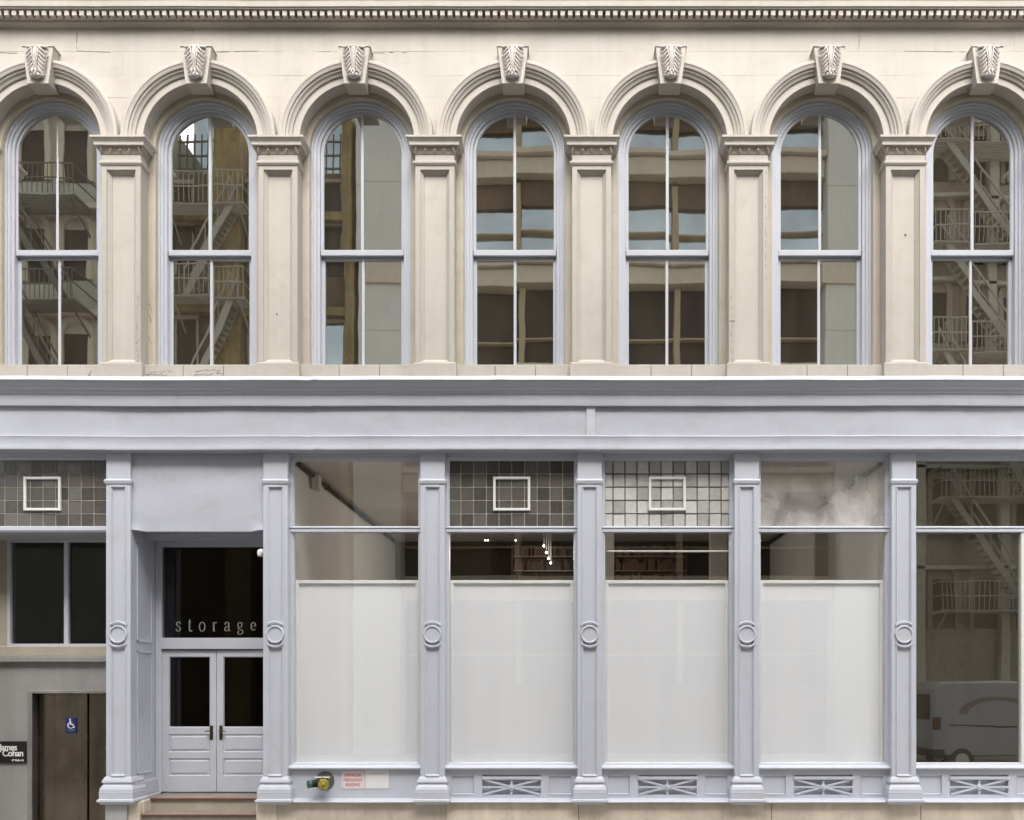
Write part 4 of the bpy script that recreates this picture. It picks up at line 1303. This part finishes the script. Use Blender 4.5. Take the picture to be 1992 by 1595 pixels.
for k in range(4): q.ball((.062 + .082 * cos(k * pi / 2 + .5), -.268, -.02 + .082 * sin(k * pi / 2 + .5)), .018, .018, .018, 6, 5)
q.build('yellow_cap', 'yellowbrass', t, True)
q = MB(); q.box(-.13, .12, -.10, -.07, .06, .085, .006); q.build('name_collar', 'offwhite', t)

t = thing('security_camera', (ex1 - .01, .10, Z(1076, .1)), 'small white dome camera on the side of the column right of the doors', 'camera')
q = MB(); q.tube([(0, 0, .02), (-.05, -.02, .02)], .05, 14); q.build('mount', 'white', t, True)
q = MB(); q.ball((-.075, -.04, 0), .065, .065, .068, 16, 10); q.build('dome_housing', 'white', t, True)
q = MB(); q.ball((-.085, -.07, -.035), .04, .04, .04, 12, 8); q.build('lens', 'offwhite', t, True)

# ------------------------------------------------------------------ across the street: what the glass mirrors
L = 17.0                                   # opposite building line
F2 = (D + .38 + L + .38) / D
def RX(px): return (px - VX) * S * F2
def RZ(py): return EYE + (VY - py) * S * F2


def O(name, label, cx):
    t = thing(name, (cx, -L, 0), label, 'building'); return t


def OB(t, name, mat, boxes, chamfer=.02):
    q = MB()
    for (pa, pb, ya, yb_, pz1, pz0) in boxes:
        q.box(RX(pa) - t.location.x, RX(pb) - t.location.x, ya, yb_, max(0, RZ(pz1)) , max(0, RZ(pz0)), chamfer)
    return q.build(name, mat, t)


# y > 0 in these boxes is towards our building
ob = O('pale_office_building', 'pale building with square bays mirrored in the middle upstairs windows', RX(1190))
OB(ob, 'wall', 'oppbrown', [(690, 1690, -6, -.6, 215, 1500)])
for a, b in ((700, 790), (1608, 1690)): OB(ob, 'pillar', 'oppg', [(a, b, -.6, .45, 215, 1500)])
for y0 in (330, 536, 742, 948, 1154, 180):
    OB(ob, 'spandrel', 'opp', [(791, 1607, -.5, .20, y0 - 16, y0 + 18)])
    OB(ob, 'ledge', 'opp', [(791, 1607, -.5, .40, y0 - 28, y0 - 17)])
    if y0 in (536, 742): OB(ob, 'sign_band', 'opp', [(715, 791, -.5, .55, y0 - 20, y0 + 22), (1600, 1665, -.5, .55, y0 - 20, y0 + 22)])
    for c in (870, 1010, 1165, 1320, 1470): OB(ob, 'mullion', 'tan', [(c - 6, c + 6, -.5, -.12, y0 + 20, y0 + 178)])
    OB(ob, 'transom', 'tan', [(791, 1607, -.48, -.14, y0 + 118, y0 + 122)])
    if y0 < 420:
        for a, b in ((791, 864), (876, 1004), (1016, 1159), (1171, 1314), (1326, 1464), (1476, 1607)):
            OB(ob, 'pane', 'oppskyglass', [(a, b, -.45, -.4, y0 + 68, y0 + 178)], 0)
            OB(ob, 'blind_box', 'oppbrown', [(a, b, -.46, -.25, y0 + 19, y0 + 67)], 0)
        q = None
    else:
        for a, b in ((791, 864), (876, 1004), (1016, 1159), (1171, 1314), (1326, 1464), (1476, 1607)):
            OB(ob, 'pane', 'oppdarkwin', [(a, b, -.45, -.4, y0 + 20, y0 + 178)], 0)
for yy in (370, 645, 780): OB(ob, 'pillar_joint', 'greyfac', [(701, 789, .44, .455, yy, yy + 1.5), (1609, 1689, .44, .455, yy, yy + 1.5)], 0)


def fire_escape(t, mat, x0, x1, zs, flip=False, y=1.2, stairs=True):
    """platforms at heights zs between x0 and x1 joined by diagonal stairs"""
    f = bpy.data.objects.new('fire_escape', None); COL.objects.link(f); f.parent = t
    cx = t.location.x
    for i, z in enumerate(zs):
        q = MB()
        for k in range(9): q.box(x0 - cx, x1 - cx, .15 + k * y / 9, .15 + k * y / 9 + .05, z - .05, z)
        for xx in (x0, x1): q.box(xx - cx - .03, xx - cx + .03, 0, .15 + y, z - .12, z - .02)
        for xx in (x0 + .2, x1 - .2): q.bar((xx - cx, 0, z - .9), (xx - cx, y, z - .08), .05, .05)
        q.build('platform', mat, f)
        q = MB()
        for h in (.5, 1.0):
            q.bar((x0 - cx, .15 + y, z + h), (x1 - cx, .15 + y, z + h), .04, .04)
            for xx in (x0, x1): q.bar((xx - cx, 0, z + h), (xx - cx, .15 + y, z + h), .04, .04)
        n = int((x1 - x0) / .16)
        for k in range(n + 1): q.bar((x0 - cx + k * (x1 - x0) / n, .15 + y, z), (x0 - cx + k * (x1 - x0) / n, .15 + y, z + 1.0), .022, .022)
        q.build('railing', mat, f)
        if stairs and i + 1 < len(zs):
            z2 = zs[i + 1]; a, b = (x0 + .5, x1 - .6) if (not flip) else (x1 - .5, x0 + .6)
            q = MB()
            for yy in (.55, 1.1):
                q.bar((a - cx, yy, z2), (b - cx, yy, z), .22, .05)
                q.bar((a - cx, yy, z2 + .95), (b - cx, yy, z + .95), .06, .05)
                for k in range(0, 9, 2): q.bar((a - cx + (b - a) * k / 8, yy, z2 + (z - z2) * k / 8), (a - cx + (b - a) * k / 8, yy, z2 + (z - z2) * k / 8 + .95), .03, .03)
            for k in range(1, 18):
                u = k / 18; q.box(a - cx + (b - a) * u - .11, a - cx + (b - a) * u + .11, .55, 1.1, z2 + (z - z2) * u - .02, z2 + (z - z2) * u + .01)
            q.build('stair', mat, f)
    return f


# ochre and brown block left of it, lower, sky above toned down by an added sheet
oc = O('ochre_building', 'low ochre and brown building mirrored in the second and third upstairs windows', RX(505))
OB(oc, 'wall', 'oppbrown', [(322, 689, -6, 0, 335, 1500)])
for a, b in ((428, 478), (674, 692)): OB(oc, 'pillar', 'ochre', [(a, b, -2, .5, 170, 1500)])
for y0 in (420, 600, 790): OB(oc, 'ledge', 'ochre', [(322, 689, 0, .45, y0, y0 + 16)])
for y0 in (360, 440, 625, 815):
    for a in (340, 490, 560, 630):
        OB(oc, 'window', 'oppskyglass' if y0 == 625 and a > 600 else 'oppdarkwin', [(a, a + 36, -.05, .04, y0, y0 + 90)], 0)
        OB(oc, 'window_surround', 'taupe', [(a - 5, a - 1, -.05, .12, y0, y0 + 94), (a + 37, a + 41, -.05, .12, y0, y0 + 94), (a - 8, a + 44, -.05, .2, y0 - 8, y0 - 1)], 0)
OB(oc, 'sky_dimming_glass', 'oppskyglass', [(322, 674, -3, -2.5, 120, 340)], 0)  # glass sheet added to dim the sky mirrored above the low block
sc_ = MB()
for px in range(330, 676, 14): sc_.bar((RX(px) - oc.location.x, -1, RZ(334)), (RX(px) - oc.location.x, -1, RZ(225)), .05, .05)
for py in (240, 268, 296, 320): sc_.bar((RX(326) - oc.location.x, -1, RZ(py)), (RX(676) - oc.location.x, -1, RZ(py)), .06, .06)
sc_.build('roof_frame', 'irondark', oc)
fire_escape(oc, 'ironlight', RX(345), RX(500), [RZ(1000), RZ(810), RZ(600), RZ(425)], True)
# pale arched block at far left
lf_ = O('grey_green_building', 'grey green building with iron stairs mirrored in the leftmost upstairs window', RX(130))
OB(lf_, 'wall', 'greyfac', [(-20, 321, -6, 0, 215, 1500)])
for y0 in (250, 440, 640, 830):
    for a in (50, 130, 215):
        OB(lf_, 'window', 'oppdarkwin', [(a, a + 44, -.04, .03, y0 + 12, y0 + 110)], 0)
        q = MB(); q.arch(RX(a + 22) - lf_.location.x, RZ(y0 + 12), RZ(y0 + 110), [(.42, .0), (.42, .1), (.62, .14), (.66, 0)], 20); q.build('window_surround', 'opp', lf_)
    OB(lf_, 'ledge', 'opp', [(-20, 321, 0, .35, y0 - 30, y0 - 20)])
fire_escape(lf_, 'irondark', RX(20), RX(190), [RZ(1000), RZ(820), RZ(615), RZ(425)], False, 1.4)
# taupe block at the right
tp = O('taupe_building', 'taupe building with pale iron stairs mirrored in the rightmost windows', RX(1880))
OB(tp, 'wall', 'taupe', [(1691, 2070, -6, 0, 215, 1500)])
for y0 in (250, 400, 560, 740, 930, 1120):
    OB(tp, 'ledge', 'greyfac', [(1691, 2070, 0, .3, y0 - 16, y0 - 8)])
    for a in (1720, 1800, 1880, 1960):
        OB(tp, 'window', 'oppdarkwin', [(a, a + 42, -.04, .03, y0 + 10, y0 + 105)], 0)
        q = MB(); q.arch(RX(a + 21) - tp.location.x, RZ(y0 + 10), RZ(y0 + 105), [(.40, .0), (.40, .1), (.58, .14), (.62, 0)], 20); q.build('window_surround', 'taupe', tp)
for a in (1765, 1925, 2050): OB(tp, 'pillar', 'greyfac', [(a, a + 18, 0, .3, 215, 1500)])
fire_escape(tp, 'ironlight', RX(1790), RX(1990), [RZ(1195), RZ(985), RZ(700), RZ(500), RZ(310)], False)

# white van parked along the far kerb, seen only in the right shop window's reflection
fv = 1.85; vy = -12.5
def VXx(px): return (px - VX) * S * fv
van = thing('parked_van', (VXx(1812) + 2.45, vy, -.16), 'white van mirrored in the brown window at the far right', 'van')
L_ = 4.9; Wd = 1.9; H = 2.75
q = MB()
# body side profile (x along length from rear = -L/2), extruded in y with rounded edges
pr = [(-L_ / 2, .45), (-L_ / 2 - .03, 1.1), (-L_ / 2 + .06, H - .25), (-L_ / 2 + .22, H - .04), (-L_ / 2 + .6, H), (1.1, H - .03), (1.35, H - .15), (2.0, 1.45), (2.55, 1.15), (2.66, .8), (2.62, .45)]
n = len(pr); rows = []
for y, ins in ((-.0, .10), (.10, .0), (Wd - .10, .0), (Wd, .10)):
    cxm, czm = 0, 1.3
    rows += [(x_ * (1 - ins * .25), -y if y else 0, czm + (z_ - czm) * (1 - ins * .5)) for x_, z_ in pr]
fs = [(i * n + j, i * n + (j + 1) % n, (i + 1) * n + (j + 1) % n, (i + 1) * n + j) for i in range(3) for j in range(n)] + [tuple(range(n)), tuple(range(3 * n, 4 * n))]
q.add(rows, fs); q.build('body', 'van', van, True)
for wx in (-1.55, 1.75):
    for yy in (.02, -Wd + .2):
        w_ = link('wheel', None, van)
        q = MB(); q.tube([(wx, yy, .34), (wx, yy - .22, .34)], .34, 24); q.build('tyre', 'rubber', w_)
        q = MB(); q.tube([(wx, yy + .01, .34), (wx, yy - .2, .34)], .2, 16); q.build('rim', 'offwhite', w_)
q = MB(); q.box(-L_ / 2 + .02, -L_ / 2 + .25, -.05, .03, 1.25, 1.62, .02); q.build('tail_light', 'tail', van)
q = MB(); q.box(-L_ / 2 - .06, -L_ / 2 + .4, -Wd + .05, .03, .42, .66, .04); q.build('bumper', 'rubber', van)
q = MB(); q.box(-L_ / 2 - .02, -L_ / 2 + .02, -Wd + .25, -.25, 1.55, 2.35, .02); q.build('rear_window', 'oppdarkwin', van)
q = MB(); q.box(1.0, 1.75, -.02, .012, 1.5, 2.2, .02); q.build('side_window', 'oppdarkwin', van)
q = MB(); q.box(-L_ / 2 + .5, .9, -.01, .02, 1.35, 1.39, .01); q.build('rub_strip', 'rubber', van)
q = MB(); ribbon(q, [(-.45 + 1.05 * cos(radians(a)), 1.72 + .50 * sin(radians(a))) for a in range(180, -1, -10)], .22, .016)
q.build('arc_logo', 'arcbrown', van)
